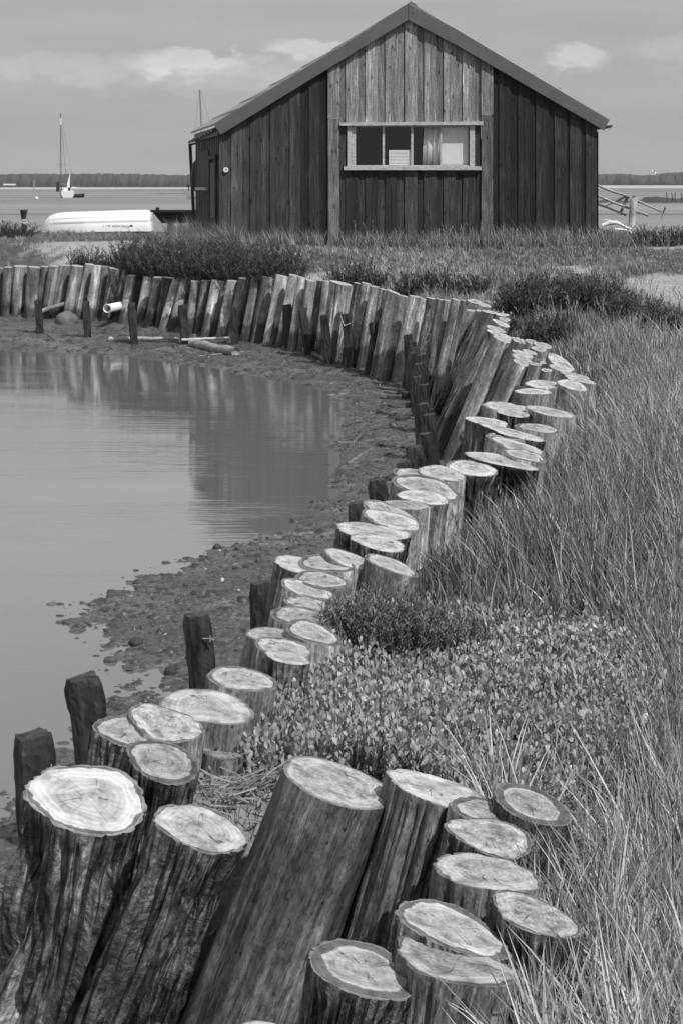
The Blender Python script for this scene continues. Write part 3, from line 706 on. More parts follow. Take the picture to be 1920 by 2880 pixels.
# px, py, width, height, rot, slope, kind, tone, (cut tone, dark ring, mottling), extra, label
NEARL = [
 # flank of the bend : tall fronts seen over the mud
 (1324, 873, 22, 6, 6, (1228, 1060), 'wood', .24, (.66, 0, .3), dict(Y=16.4), 'thin log with a small white tip, first of the front trunks at the bend'),
 (1350, 874, 26, 6, 6, (1258, 1085), 'bark', .15, (.66, 0, .3), dict(Y=15.6), 'slanting log with rippled bark in the shadowed part of the bend'),
 (1376, 877, 44, 8, 10, (1290, 1110), 'wood', .15, (.66, 0, .3), dict(Y=15.0), 'dark smooth log with a bright narrow top in the bend'),
 (1335, 848, 40, 12, 12, (1240, 1050), 'wood', .18, (.66, 0, .3), dict(Y=17.3), 'log with white top overlapped by small leaves at the head of the bend'),
 (1362, 858, 34, 10, 12, (1300, 1060), 'wood', .18, (.66, 0, .3), dict(Y=16.9), 'pale topped log right behind the leafy one at the head of the bend'),
 (1380, 850, 26, 8, 10, (1340, 1040), 'wood', .2, (.62, 0, .3), dict(Y=17.6), 'small white log end deep in the grass at the head of the bend'),
 (1412, 885, 34, 9, 3, (1350, 1120), 'wood', .2, (.7, 0, .2), dict(Y=14.9), 'small flat white log end, topmost of the little stack at the bend'),
 (1418, 898, 28, 12, 8, (1360, 1120), 'wood', .2, (.66, 0, .4), dict(Y=14.4), 'small oval log end second in the little stack at the bend'),
 (1408, 909, 44, 15, 20, (1320, 1150), 'wood', .2, (.68, 0, .3), dict(Y=14.0), 'tilted log end third in the little stack at the bend'),
 (1394, 925, 50, 15, 15, (1260, 1185), 'bark', .16, (.68, 0, .4), dict(Y=13.7), 'furrowed log with jagged pale end left of the tall smooth one'),
 (1410, 944, 74, 18, 20, (1282, 1215), 'split', .17, (.7, 0, .4), dict(Y=13.3), 'biggest log of the bend, leaning with a wet dark foot out on the mud'),
 (1416, 955, 52, 14, 15, (1308, 1215), 'wood', .27, (.68, 0, .3), dict(Y=12.95), 'tall smooth log with sunlit flank and holes leaning over the mud'),
 (1449, 955, 20, 12, 20, (1345, 1215), 'split', .14, (.6, 0, .3), dict(Y=12.8), 'narrow cracked log standing proud right of the tall smooth one'),
 (1458, 957, 16, 14, 30, (1372, 1200), 'wood', .14, (.66, 0, .2), dict(Y=12.9), 'dark stub with a curled white chip at its top'),
 (1472, 961, 16, 12, 30, (1400, 1200), 'wood', .14, (.66, 0, .2), dict(Y=12.9), 'smaller dark stub right beside the curled white chip'),
 (1495, 961, 36, 12, 12, (1440, 1190), 'wood', .2, (.6, 0, .5), dict(Y=12.9), 'log end at the left edge of the grass behind the twin stubs'),
 (1525, 971, 46, 17, 12, (1470, 1190), 'wood', .2, (.64, 0, .4), dict(Y=12.6), 'long oval log end running into the grass behind the ringed one'),
 (1516, 982, 46, 14, 10, (1460, 1200), 'wood', .2, (.62, .08, .3), dict(), 'oval log end with one clear ring, beside small leaves'),
 (1489, 990, 34, 12, 15, (1400, 1230), 'wood', .22, (.66, 0, .3), dict(), 'small log end above three stacked slanting ones'),
 (1470, 995, 52, 16, 16, (1375, 1235), 'wood', .24, (.66, 0, .3), dict(), 'upper of three stacked slanting log ends on the bend'),
 (1468, 1008, 50, 18, 18, (1360, 1250), 'wood', .26, (.68, 0, .4), dict(), 'middle of three stacked slanting log ends on the bend'),
 (1466, 1021, 46, 14, 18, (1340, 1275), 'wood', .27, (.68, 0, .3), dict(), 'lower of three stacked slanting ends, with a smooth lit flank below'),
 (1505, 1024, 32, 9, 6, (1440, 1250), 'wood', .16, (.62, 0, .2), dict(), 'dark fronted log with a thin bright edge right of the stacked three'),
 (1528, 1020, 22, 8, 4, (1490, 1230), 'wood', .14, (.6, 0, .2), dict(), 'little log tucked behind the dark fronted one'),
 (1576, 1019, 70, 34, 25, (1500, 1200), 'wood', .26, (.66, 0, .2), dict(), 'steeply tilted smooth oval log end above the white cluster'),
 (1573, 1036, 54, 16, 15, (1530, 1240), 'wood', .2, (.66, 0, .3), dict(), 'jagged log end just under the steeply tilted oval'),
 (1536, 1041, 28, 10, 5, (1510, 1240), 'wood', .16, (.66, 0, .2), dict(), 'narrow log end left of the jagged one under the tilted oval'),
 (1617, 1056, 72, 14, 12, (1590, 1250), 'wood', .2, (.68, 0, .3), dict(), 'streaky long log end, uppermost at the grass tip of the bend'),
 (1630, 1068, 80, 16, 12, (1610, 1260), 'wood', .2, (.68, 0, .2), dict(), 'thin streaky log end reaching farthest right into the grass'),
 (1608, 1083, 80, 28, 12, (1590, 1280), 'wood', .22, (.72, 0, .2), dict(), 'clean white log end with a tiny crack, crossed by grass blades'),
 (1527, 1081, 98, 23, 4, (1500, 1300), 'wood', .22, (.74, 0, .15), dict(), 'level bright white disc left of the grass crossed one'),
 (1498, 1101, 90, 17, 1, (1470, 1300), 'wood', .2, (.74, 0, .15), dict(), 'flat bright disc lying just below the level white one'),
 (1424, 1144, 128, 26, 4, (1405, 1330), 'wood', .3, (.74, .05, .2), dict(lobes=.12), 'wide figure eight log end at the left of a joined row of three'),
 (1444, 1163, 88, 20, 7, (1425, 1340), 'bark', .13, (.7, 0, .2), dict(), 'half hidden flat end over dark bark, below the figure eight'),
 (1546, 1158, 122, 26, 9, (1535, 1350), 'wood', .26, (.62, 0, .3), dict(), 'log end with a pointed right tip and grass shadows on its front'),
 (1372, 1186, 118, 22, 7, (1345, 1400), 'split', .17, (.74, 0, .2), dict(lobes=.14), 'ragged white top with split front, farthest left over the mud'),
 (1512, 1204, 108, 26, 5, (1500, 1400), 'wood', .26, (.6, .10, .2), dict(), 'log end with a bold outer ring at the grass edge, right of the ragged top'),
 (1440, 1217, 170, 26, 13, (1415, 1420), 'bark', .16, (.76, 0, .15), dict(lobes=.14), 'very long slanting white end with a torn right corner'),
 (1419, 1228, 98, 22, 5, (1400, 1430), 'wood', .26, (.6, .08, .2), dict(), 'smaller ringed log end lying beneath the very long slanting one'),
 (1456, 1257, 150, 34, 16, (1420, 1450), 'wood', .26, (.7, .05, .2), dict(lobes=.1), 'slanting oval log end with a smooth pale shoulder'),
 (1477, 1281, 104, 34, 11, (1455, 1500), 'wood', .24, (.66, .07, .3), dict(), 'rounded oval end with tall smooth side running down into grass'),
 (1408, 1295, 178, 34, 13, (1395, 1560), 'bark', .06, (.74, 0, .15), dict(lobes=.1, flare=-.35), 'dark mushroom shaped log flaring out under its white end'),
 (1327, 1318, 128, 48, 6, (1290, 1640), 'bark', .13, (.72, .05, .2), dict(), 'regular oval log end over crusty flaking bark, alone on its side'),
 (1243, 1331, 114, 42, 10, (1225, 1560), 'wood', .26, (.7, 0, .3), dict(), 'oval log end wedged left of the one with crusty bark'),
 (1187, 1337, 150, 34, 9, (1170, 1560), 'wood', .24, (.72, .04, .3), dict(lobes=.12), 'long wavy log end at the rear of a trio touching each other'),
 (1200, 1370, 184, 60, 11, (1165, 1640), 'wood', .24, (.64, .10, .4), dict(lobes=.10), 'large log end with a grey mottled centre in the touching trio'),
 (1193, 1399, 130, 38, 6, (1165, 1690), 'split', .22, (.74, 0, .2), dict(), 'front log of the touching trio with a long straight grained side'),
 (1142, 1420, 118, 26, 5, (1125, 1640), 'wood', .3, (.58, 0, .3), dict(), 'flat oval end with a nail in its side, just below the trio'),
 (1100, 1444, 154, 50, 17, (1070, 1620), 'wood', .24, (.62, .07, .6), dict(), 'rear half of a doubled slanting end with curved dark seam'),
 (1104, 1464, 146, 48, 14, (1075, 1650), 'wood', .26, (.7, .04, .5), dict(), 'front half of a doubled slanting end with streaked middle'),
 (1045, 1494, 208, 42, 6, (1020, 1740), 'bark', .16, (.74, 0, .35), dict(lobes=.1), 'long flat white end over dark streaked bark, left side over mud'),
 (1066, 1527, 148, 42, 9, (1040, 1780), 'bark', .16, (.7, 0, .3), dict(), 'lower joined end with a fine crack above the streaked bark'),
 (1100, 1589, 132, 40, 18, (1060, 1800), 'wood', .2, (.64, .05, .3), dict(), 'lone tilted oval standing on the landward side of the row'),
 (984, 1574, 134, 42, 17, (960, 1790), 'wood', .26, (.68, .03, .3), dict(), 'tilted end with a dark curved crack line, behind the broad ringed disc'),
 (920, 1584, 150, 46, 4, (900, 1820), 'wood', .26, (.64, .12, .3), dict(), 'broad ringed disc in the middle of three overlapping ends'),
 (846, 1588, 142, 42, 12, (790, 1880), 'split', .15, (.76, 0, .15), dict(lobes=.1), 'left of three overlapping ends, over a tall dark split side by a stake'),
 (905, 1631, 148, 42, 8, (880, 1860), 'wood', .2, (.6, .10, .5), dict(), 'ringed grey end with a torn right corner below the overlapping three'),
 (864, 1657, 142, 44, 15, (810, 1900), 'wood', .24, (.68, .05, .5), dict(), 'neat tilted ellipse below the ringed grey end'),
 (872, 1701, 122, 40, 12, (840, 1880), 'wood', .2, (.64, .04, .8), dict(), 'rough mottled end squeezed below the neat tilted ellipse'),
 (858, 1737, 176, 54, 12, (820, 1930), 'wood', .3, (.58, .09, .7), dict(), 'wide end with dark crescent ring, partly hidden by shrub twigs'),
 (880, 1778, 148, 56, 18, (850, 1950), 'wood', .24, (.6, .10, .7), dict(), 'lower mottled end behind the single upright sprig'),
 (780, 1790, 168, 42, 8, (740, 1990), 'wood', .24, (.6, 0, .8), dict(), 'flat mottled end with a shadowed right part, upper of a pair near the stake'),
 (797, 1823, 152, 54, 9, (770, 2000), 'wood', .22, (.72, .05, .5), dict(), 'white rimmed end in front of the flat mottled one'),
 (808, 1850, 110, 34, 12, (790, 2000), 'bark', .2, (.66, 0, .3), dict(), 'low small end sinking into the leaves below the white rimmed one'),
 (681, 1910, 166, 66, 8, (655, 2100), 'wood', .18, (.7, .06, .5), dict(), 'oval end with a grey inner edge, between a dark stake and the leaves'),
 (583, 1988, 226, 96, 8, (560, 2200), 'wood', .26, (.74, .02, .3), dict(lobes=.09), 'large clean disc whose right edge is covered by leaves'),
 (466, 2036, 198, 100, 12, (445, 2260), 'wood', .2, (.68, .03, .85), dict(lobes=.09), 'disc with furry grey saw grain behind the notched one'),
 (359, 2056, 178, 92, 14, (290, 2360), 'bark', .19, (.66, .12, .5), dict(), 'disc with dark outer ring and nails in its side beside the second stake'),
 (459, 2141, 210, 114, 14, (415, 2420), 'bark', .19, (.6, .13, .55), dict(), 'evenly ringed disc with ribbed bark right of the biggest log'),
 (629, 2100, 164, 66, 10, (610, 2300), 'wood', .2, (.44, .05, .8), dict(z=.226), 'half buried grey end littered with dry stalks'),
 (252, 2246, 350, 190, 12, (120, 2880), 'bark', .17, (.78, .045, .25), dict(lobes=.08, flare=.22), 'biggest log, lower left, deep furrowed bark and star cracked white end'),
 (565, 2330, 242, 134, 16, (350, 2880), 'bark', .15, (.78, .04, .5), dict(flare=.08), 'log with knobbly warty bark right of the biggest one'),
 (949, 2202, 280, 128, 15, (690, 2880), 'wood', .15, (.66, .02, .75), dict(lobes=.05, flare=.12), 'tallest smooth bare log in the foreground, leaning right, dotted with nail holes'),
 (1226, 2220, 256, 90, 15, (1090, 2700), 'split', .12, (.76, 0, .35), dict(), 'pointed oval end over dark split wood right of the tall smooth log'),
 (1495, 2262, 222, 106, 12, (1445, 2560), 'bark', .2, (.62, .19, .6), dict(), 'disc with a thick dark ring at the sandy gap on the right'),
 (1400, 2296, 254, 100, 16, (1340, 2560), 'split', .2, (.62, .13, .5), dict(lobes=.1, z=.285), 'dull rear end with a torn grey rim, below the thick ringed disc'),
 (1378, 2352, 250, 108, 12, (1320, 2620), 'bark', .22, (.66, .05, .8), dict(lobes=.09), 'end with a wandering crack and bright lower rim'),
 (1367, 2454, 286, 112, 9, (1320, 2750), 'split', .18, (.70, .03, .55), dict(lobes=.06), 'broad white bordered oval in the middle of the right cluster'),
 (1505, 2574, 250, 114, 14, (1480, 2820), 'bark', .2, (.60, .04, .9), dict(), 'coarse mottled oval farthest right in the cluster, behind grass blades'),
 (1272, 2612, 308, 140, 16, (1200, 2880), 'bark', .24, (.66, .10, .4), dict(lobes=.08), 'upper of two merged discs with a broken dark ring'),
 (1276, 2704, 340, 128, 10, (1220, 3000), 'split', .17, (.56, .06, .6), dict(lobes=.09), 'lower of two merged discs, duller, with cracks from its heart'),
 (1022, 2727, 318, 156, 15, (940, 3060), 'bark', .19, (.74, .17, .4), dict(lobes=.05), 'bold dark ringed disc at the bottom centre of the picture'),
 (752, 2905, 170, 60, 8, (640, 3200), 'wood', .17, (.7, 0, .2), dict(), 'sliver of a log end at the very bottom edge under the tall smooth log'),
 (1102, 2345, 60, 30, 14, (960, 2880), 'split', .10, (.4, 0, .3), dict(Y=3.5), 'dark splintered pole squeezed between the tall smooth and the split log'),
 (1040, 2420, 52, 26, 14, (890, 2900), 'split', .10, (.4, 0, .3), dict(Y=3.45), 'second dark splintered slab right against the tall smooth log'),
]
for (px, py, w, h, rot, base, kd, tn, cut, ex, lb) in NEARL:
    cut = (cut[0] * (.80 + .16 * ((px * 7 + py * 3) % 11) / 10), cut[1], cut[2]); ex.setdefault('lobes', .075)
    log(px, py, w * (1.12 if py < 2000 else 1.05), h * (1.06 if py < 2000 else 1.0), rot, base, None, kd, tn * (.98 if kd == 'bark' else 1.32), cut, label=lb, **ex)

# dark square stakes driven in front of the wall : top px, top py, width px, foot px, foot py (or None), Y (or None), label
STK = [
 (107, 843, 21, 113, 930, None, 'leftmost dark square stake standing on the far mud'),
 (242, 848, 23, 247, 938, None, 'second dark stake from the left, just left of the white pipe'),
 (370, 852, 24, 377, 950, None, 'third dark stake, the one right in front of the white pipe'),
 (512, 858, 25, 520, 953, None, 'fourth dark stake, at the left end of the bleached board'),
 (658, 864, 22, 661, 960, None, 'fifth dark stake, beside the butt of the fallen log'),
 (806, 857, 27, 815, 970, None, 'sixth dark stake, in front of the wormy pale log'),
 (850, 872, 24, 867, 987, None, 'seventh dark stake, leaning left at its head'),
 (911, 886, 24, 923, 1008, None, 'eighth dark stake, with muddy lower half'),
 (972, 883, 27, 986, 1018, None, 'ninth dark stake, with a loop of cord near its top'),
 (1048, 907, 25, 1064, 1034, None, 'tenth dark stake, last one before they bunch up'),
 (1134, 909, 30, 1136, None, 18.9, 'farthest stake at the head of the bunched line'),
 (1143, 926, 29, 1148, None, 18.1, 'bunched stake just in front of the farthest one'),
 (1146, 941, 25, 1152, None, 17.4, 'small bunched stake third from the far end of the line'),
 (1159, 960, 27, 1163, None, 16.7, 'bunched stake with a light top edge, fourth from the far end'),
 (1168, 978, 28, 1172, None, 16.1, 'bunched stake half behind the paired ones'),
 (1160, 993, 28, 1168, None, 15.6, 'left one of the paired stakes in the bunched line'),
 (1184, 998, 34, 1192, None, 15.3, 'right one of the paired stakes in the bunched line'),
 (1179, 1022, 34, 1187, None, 14.6, 'stake with speckled mossy face below the paired ones'),
 (1173, 1059, 30, 1182, None, 13.6, 'slim stake halfway down the bunched line'),
 (1190, 1082, 34, 1198, None, 13.1, 'stake with rounded head next below the slim one'),
 (1188, 1135, 40, 1198, None, 12.0, 'block headed stake above the one with a bright splash'),
 (1207, 1165, 40, 1218, None, 11.4, 'weed covered stake with bright splashes, nearest the wall logs'),
 (1193, 1219, 43, 1203, None, 10.5, 'broad stake third from the near end of the bunched line'),
 (1164, 1257, 50, 1176, None, 10.0, 'broad stake second from the near end of the bunched line'),
 (1135, 1298, 48, 1150, None, 9.5, 'short stake peeping just above the rear log of the trio'),
 (1060, 1347, 54, 1078, None, 8.9, 'dark stake just left of the touching trio of logs'),
 (1003, 1413, 52, 1018, None, 8.2, 'dark stake left of the doubled slanting log end'),
 (731, 1637, 61, 745, None, 6.6, 'dark stake beside the tall split side of a log'),
 (553, 1728, 74, 590, None, 6.1, 'tall weathered stake with a nail, alone on open mud'),
 (232, 1905, 104, 300, None, 5.3, 'large leaning black stake standing against the water'),
 (94, 2066, 112, 120, None, 4.76, 'nearest black stake with bent wire, far left above the biggest log'),
]
def stake(tx, ty, w, fx, fy, Y, lb, i):
    if Y is None: Y = 2.02 * F / (fy - HZ)
    T = at(tx, ty, Y)
    if fy is None: fy = HZ + (CAMZ + .52) * F / Y
    B = at(fx, fy, Y); B2 = B + (B - T) / np.linalg.norm(B - T) * .25
    s = w * Y / F / 2 * .93
    rs = np.random.RandomState(50 + i); yaw = rs.uniform(-.35, .35)
    if i in (28, 29, 30): yaw = .42
    n = 6; rings = 36 if w > 45 else 16
    sq = []
    for e in range(4):
        a = np.array([[-1, -1], [1, -1], [1, 1], [-1, 1]][e], float); b = np.array([[-1, -1], [1, -1], [1, 1], [-1, 1]][(e + 1) % 4], float)
        for k in range(n): sq.append(a + (b - a) * k / n)
    sq = np.array(sq); sq = sq / np.maximum(1, np.abs(sq).sum(1) / 1.86)[:, None]
    R = np.array([[math.cos(yaw), -math.sin(yaw)], [math.sin(yaw), math.cos(yaw)]]); sq = sq @ R.T
    V = []; m = len(sq)
    for j in range(rings + 1):
        t = j / rings; C = T + (B2 - T) * t
        zz = np.full(m, 9.1 * t)
        rr = s * (1 + .11 * (vn(sq[:, 0] * 3, sq[:, 1] * 3, zz * 1.5, i) - .5) * 2 + .07 * (vn(sq[:, 0] * 7, sq[:, 1] * 7, zz * 4, i + 3) - .5) - .16 * (1 - np.abs(2 * vn(sq[:, 0] * 5, sq[:, 1] * 5, zz * .35, i + 9) - 1)) ** 5)
        if j < 3: rr = rr * (.84, .93, .98)[j]
        rr = rr * (1.0 - .14 * sstep(.55, .95, t))
        V.append(np.stack([C[0] + sq[:, 0] * rr, C[1] + sq[:, 1] * rr, C[2] + (.012 * (vn(sq[:, 0] * 4, sq[:, 1] * 4, 3, i) - .5) * (s / .05) + sq[:, 0] * s * .12 if j < 2 else 0) + sq[:, 0] * 0], 1))
    # extra chamfer ring under the head
    V = np.concatenate(V); idx = np.arange((rings + 1) * m).reshape(rings + 1, m); nx = np.roll(idx, -1, 1)
    Fa = [tuple(q) for q in np.stack([idx[:-1], idx[1:], nx[1:], nx[:-1]], -1).reshape(-1, 4).tolist()]
    c = V[:m].mean(0) + np.array([0, 0, .004])
    V = np.vstack([V, c]); Fa += [(len(V) - 1, k, (k + 1) % m) for k in range(m)]
    org = np.array([B[0], B[1], B[2]])
    me = bpy.data.meshes.new('stake'); me.from_pydata((V - org).tolist(), [], Fa)
    me.update()
    o = link('timber_stake', me, M['stake'], None, tuple(org)); tag(o, lb, 'stake', 'dark square stakes in front of the log wall')
    return o, T, s
for i, a in enumerate(STK):
    o, T, s = stake(*a, i)
    if i in (8, 28, 30):
        b = MB(); 
        if i == 8:
            b.tube([T + np.array((-s * 1.1, -s * 1.1, -.02)), T + np.array((-.02, -s * 1.3, -.13)), T + np.array((s * 1.1, -s * 1.15, -.10))], .004, 5)
        elif i == 28:
            b.tube([T + np.array((s * .6, -s, -.075)), T + np.array((s * 1.3, -s * 1.2, -.072)), T + np.array((s * 1.5, -s * 1.2, -.078))], .0022, 5)
            b.tube([T + np.array((s * 1.2, -s * 1.2, -.06)), T + np.array((s * 1.2, -s * 1.2, -.085))], .0022, 5)
        else:
            b.tube([T + np.array((s * .7, -s, -.085)), T + np.array((s * 1.3, -s * 1.3, -.08)), T + np.array((s * 1.6, -s * 1.3, -.062))], .002, 5)
            b.tube([T + np.array((s * 1.2, -s * 1.3, -.06)), T + np.array((s * 1.25, -s * 1.3, -.10))], .002, 5)
        c = b.build('cord' if i == 8 else 'nail', M['rope'] if i == 8 else M['rail'])
        c.parent = o; c.matrix_parent_inverse = Matrix.Translation(-Vector(o.location))

# ------------------------------------------------------------------ shed
YF = 39.0; KS = YF / F
sX = lambda p: (p - CX) * KS
sZ = lambda p: CAMZ - (p - HZ) * KS
shed = empty('boat_shed', (2.0, YF, .1)); tag(shed, 'large weathered timber shed with a gabled front and one wide window', 'shed')
def kid(o): 
    o.parent = shed; o.matrix_parent_inverse = Matrix.Translation(-Vector(shed.location)); return o
def under(o, p, base=None):
    """parent a world-space mesh below a part that itself is in world space"""
    o.parent = p; return o
def lowedge(px):   # underside of the barge boards in photo rows, at front
    return 379 + (px - 622) * (53 - 379) / (1155 - 622) if px < 1155 else 56 + (px - 1155) * (367 - 56) / (1695 - 1155)
rs = np.random.RandomState(4)
def board(mb, x0, x1, ytop, ybot, yy, tone, slant=True, dep=.02):
    if x1 - x0 > 29 and slant and dep == .02 and not (x0 < 1155 < x1):      # wide covers are two planks side by side
        xm = x0 + (x1 - x0) * rs.uniform(.42, .58); k = rs.uniform(.72, .95)
        board(mb, x0, xm + 1.5, ytop, ybot, yy + .008, tone, False, .016); board(mb, xm, x1, ytop, ybot, yy, tone * k, False); return
    X0, X1 = sX(x0), sX(x1)
    if ytop is None: zt0, zt1 = sZ(lowedge(x0) - 3), sZ(lowedge(x1) - 3)
    else: zt0 = zt1 = sZ(ytop)
    zb = sZ(ybot) if ybot is not None else -.05
    mb.poly8([(X0, yy, zb), (X1, yy, zb), (X1, yy + dep, zb), (X0, yy + dep, zb), (X0, yy, zt0), (X1, yy, zt1), (X1, yy + dep, zt1), (X0, yy + dep, zt0)], tone)
wall = MB()
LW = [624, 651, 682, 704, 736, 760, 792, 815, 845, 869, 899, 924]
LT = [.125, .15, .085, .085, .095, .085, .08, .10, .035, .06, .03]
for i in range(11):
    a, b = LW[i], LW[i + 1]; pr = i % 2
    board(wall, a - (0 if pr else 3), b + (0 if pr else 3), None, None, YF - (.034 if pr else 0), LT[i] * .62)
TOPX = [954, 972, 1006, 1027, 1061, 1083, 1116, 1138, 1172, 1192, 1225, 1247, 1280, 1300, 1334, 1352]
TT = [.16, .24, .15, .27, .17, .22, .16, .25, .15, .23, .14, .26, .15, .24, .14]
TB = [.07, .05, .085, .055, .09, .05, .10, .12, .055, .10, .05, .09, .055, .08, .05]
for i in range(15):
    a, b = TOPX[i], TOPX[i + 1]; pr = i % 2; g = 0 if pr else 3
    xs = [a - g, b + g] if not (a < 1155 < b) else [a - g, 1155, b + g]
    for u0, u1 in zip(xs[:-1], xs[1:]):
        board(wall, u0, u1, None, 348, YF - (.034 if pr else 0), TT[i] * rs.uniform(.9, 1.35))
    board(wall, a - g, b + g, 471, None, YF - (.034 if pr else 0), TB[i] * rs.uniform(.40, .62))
board(wall, 954, 977, 345, 474, YF + .001, .05); board(wall, 1332, 1352, 345, 474, YF + .001, .04)
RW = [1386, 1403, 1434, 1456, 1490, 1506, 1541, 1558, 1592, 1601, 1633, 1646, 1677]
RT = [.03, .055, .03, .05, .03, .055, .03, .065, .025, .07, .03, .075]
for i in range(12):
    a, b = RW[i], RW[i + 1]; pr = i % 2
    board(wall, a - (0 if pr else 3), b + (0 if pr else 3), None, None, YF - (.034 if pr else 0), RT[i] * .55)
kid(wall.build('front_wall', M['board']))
pil = MB()
board(pil, 922, 955, None, 333, YF - .06, .20, dep=.059); board(pil, 923, 954, 334, None, YF - .06, .15, dep=.059)
p1 = kid(pil.build('cover_board', M['board']))
pil = MB(); board(pil, 1352, 1386, None, 322, YF - .06, .19, dep=.059); board(pil, 1353, 1385, 323, None, YF - .06, .10, dep=.059)
kid(pil.build('cover_board', M['board']))
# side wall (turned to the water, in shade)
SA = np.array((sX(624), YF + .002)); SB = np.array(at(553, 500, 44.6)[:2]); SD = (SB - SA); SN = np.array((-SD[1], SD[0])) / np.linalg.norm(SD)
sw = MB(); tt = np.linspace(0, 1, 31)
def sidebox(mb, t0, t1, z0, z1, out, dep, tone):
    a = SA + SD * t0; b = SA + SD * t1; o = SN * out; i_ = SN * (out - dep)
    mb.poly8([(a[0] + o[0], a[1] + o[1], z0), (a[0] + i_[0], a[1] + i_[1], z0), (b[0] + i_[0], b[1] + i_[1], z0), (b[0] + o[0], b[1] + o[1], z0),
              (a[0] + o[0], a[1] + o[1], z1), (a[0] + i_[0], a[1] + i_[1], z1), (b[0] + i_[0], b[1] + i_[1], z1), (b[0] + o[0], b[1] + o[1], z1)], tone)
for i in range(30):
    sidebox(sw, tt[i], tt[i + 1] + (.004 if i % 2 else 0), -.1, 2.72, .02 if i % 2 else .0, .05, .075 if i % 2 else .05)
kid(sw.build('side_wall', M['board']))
cp = MB(); cp.box(sX(618), sX(624.5), YF - .024, YF + .06, -.05, sZ(384), .06); kid(cp.build('corner_post', M['board']))
dr = MB(); sidebox(dr, .17, .36, .02, 2.02, .045, .04, .09); door = kid(dr.build('door', M['board']))
df = MB(); sidebox(df, .12, .165, .0, 2.10, .07, .069, .035); sidebox(df, .365, .40, .0, 2.10, .07, .069, .05); sidebox(df, .10, .42, 2.101, 2.2, .09, .089, .03)
under(df.build('door_frame', M['board']), door)
dh = MB(); a = SA + SD * .2 + SN * .09; dh.box(a[0] - .02, a[0] + .02, a[1] - .05, a[1] + .05, .55, .72, .02); under(dh.build('door_handle', M['darkmetal']), door)
wn = MB(); sidebox(wn, .44, .86, 1.45, 2.35, .04, .03, .05); w2 = kid(wn.build('side_shutter', M['board']))
wl = MB(); sidebox(wl, .42, .86, 1.37, 1.44, .12, .09, .3); under(wl.build('sill', M['winpaint']), w2)
# back and right walls (never seen, close the volume)
bk = MB(); B0 = SB; B1 = np.array((5.15, 44.6))
bk.poly8([(B0[0], 44.58, -.1), (B1[0], 44.58, -.1), (B1[0], 44.64, -.1), (B0[0], 44.64, -.1), (B0[0], 44.58, 2.7), (B1[0], 44.58, 2.7), (B1[0], 44.64, 2.7), (B0[0], 44.64, 2.7)], .06)
bk.poly8([(sX(1677), YF + .02, -.1), (sX(1681), YF - .02, -.1), (B1[0] + .05, 44.6, -.1), (B1[0], 44.6, -.1), (sX(1677), YF + .02, 2.72), (sX(1681), YF - .02, 2.72), (B1[0] + .05, 44.6, 2.72), (B1[0], 44.6, 2.72)], .06)
kid(bk.build('rear_wall', M['board']))
# roof
E1 = np.array((sX(601), YF - .12, sZ(349))); R1 = np.array((sX(1155), YF - .12, sZ(10))); E3 = np.array((sX(1710), YF - .12, sZ(336)))
E2 = at(537, 371, 44.9); R2 = at(1055, 70, 44.9); E4 = np.array((5.5, 44.9, 2.98))
def slab(mb, a, b, c, d, th, tone=1):
    dn = np.array((0, 0, -th)); mb.poly8([a + dn, b + dn, c + dn, d + dn, a, b, c, d], tone)
rf = MB(); slab(rf, E1, R1, R2, E2, .05); roof1 = kid(rf.build('roof_slope', M['roofing']))
rf = MB(); slab(rf, R1, E3, E4, R2, .05); kid(rf.build('roof_slope', M['roofing']))
# lap ribs of the roof sheets that break the edge line
rb = MB()
for t in (.12, .27, .43, .60, .77, .93):
    a = E1 + (R1 - E1) * t; b = E2 + (R2 - E2) * t; d = (R1 - E1) / np.linalg.norm(R1 - E1) * .03; up = np.array((0, 0, .022))
    rb.poly8([a - d, a + d, b + d, b - d, a - d + up, a + d + up, b + d + up, b - d + up])
under(rb.build('sheet_rib', M['roofing']), roof1)
rc = MB(); dl = np.array((-.13, 0, -.075)); dr_ = np.array((.13, 0, -.07)); up = np.array((0, 0, .03))
rc.poly8([R1 + dl, R1 + up * .2, R2 + up * .2, R2 + dl, R1 + dl + up, R1 + up * 1.4, R2 + up * 1.4, R2 + dl + up])
rc.poly8([R1 + up * .2, R1 + dr_, R2 + dr_, R2 + up * .2, R1 + up * 1.4, R1 + dr_ + up, R2 + dr_ + up, R2 + up * 1.4])
kid(rc.build('ridge_cap', M['roofing']))
def barge(pts, name='barge_board'):
    mb = MB(); y0, y1 = YF - .16, YF - .121
    q = [(sX(a), sZ(b)) for a, b in pts]
    mb.poly8([(q[0][0], y0, q[0][1]), (q[1][0], y0, q[1][1]), (q[1][0], y1, q[1][1]), (q[0][0], y1, q[0][1]),
              (q[3][0], y0, q[3][1]), (q[2][0], y0, q[2][1]), (q[2][0], y1, q[2][1]), (q[3][0], y1, q[3][1])])
    return kid(mb.build(name, M['barge'], bevel=.006))
for pts in ([(622, 380), (929, 191), (918, 157), (602, 350)], [(929, 190.5), (1146, 58.5), (1146, 17), (918, 156.5)],
            [(1147, 58), (1290, 133), (1283, 84), (1147, 12)], [(1290, 133.5), (1695, 368), (1709, 338), (1283, 84.5)]):
    barge(pts)
for px, py in ((662, 347), (740, 301), (812, 255), (885, 210), (905, 160), (1010, 138), (1075, 98), (1158, 38), (1262, 110), (1395, 160), (1420, 204), (1480, 238), (1612, 316), (1642, 333), (1572, 250), (1500, 209)):
    nl = MB(); nl.tube([(sX(px), YF - .168, sZ(py)), (sX(px), YF - .158, sZ(py))], .014, 8); kid(nl.build('roofing_nail', M['nail']))
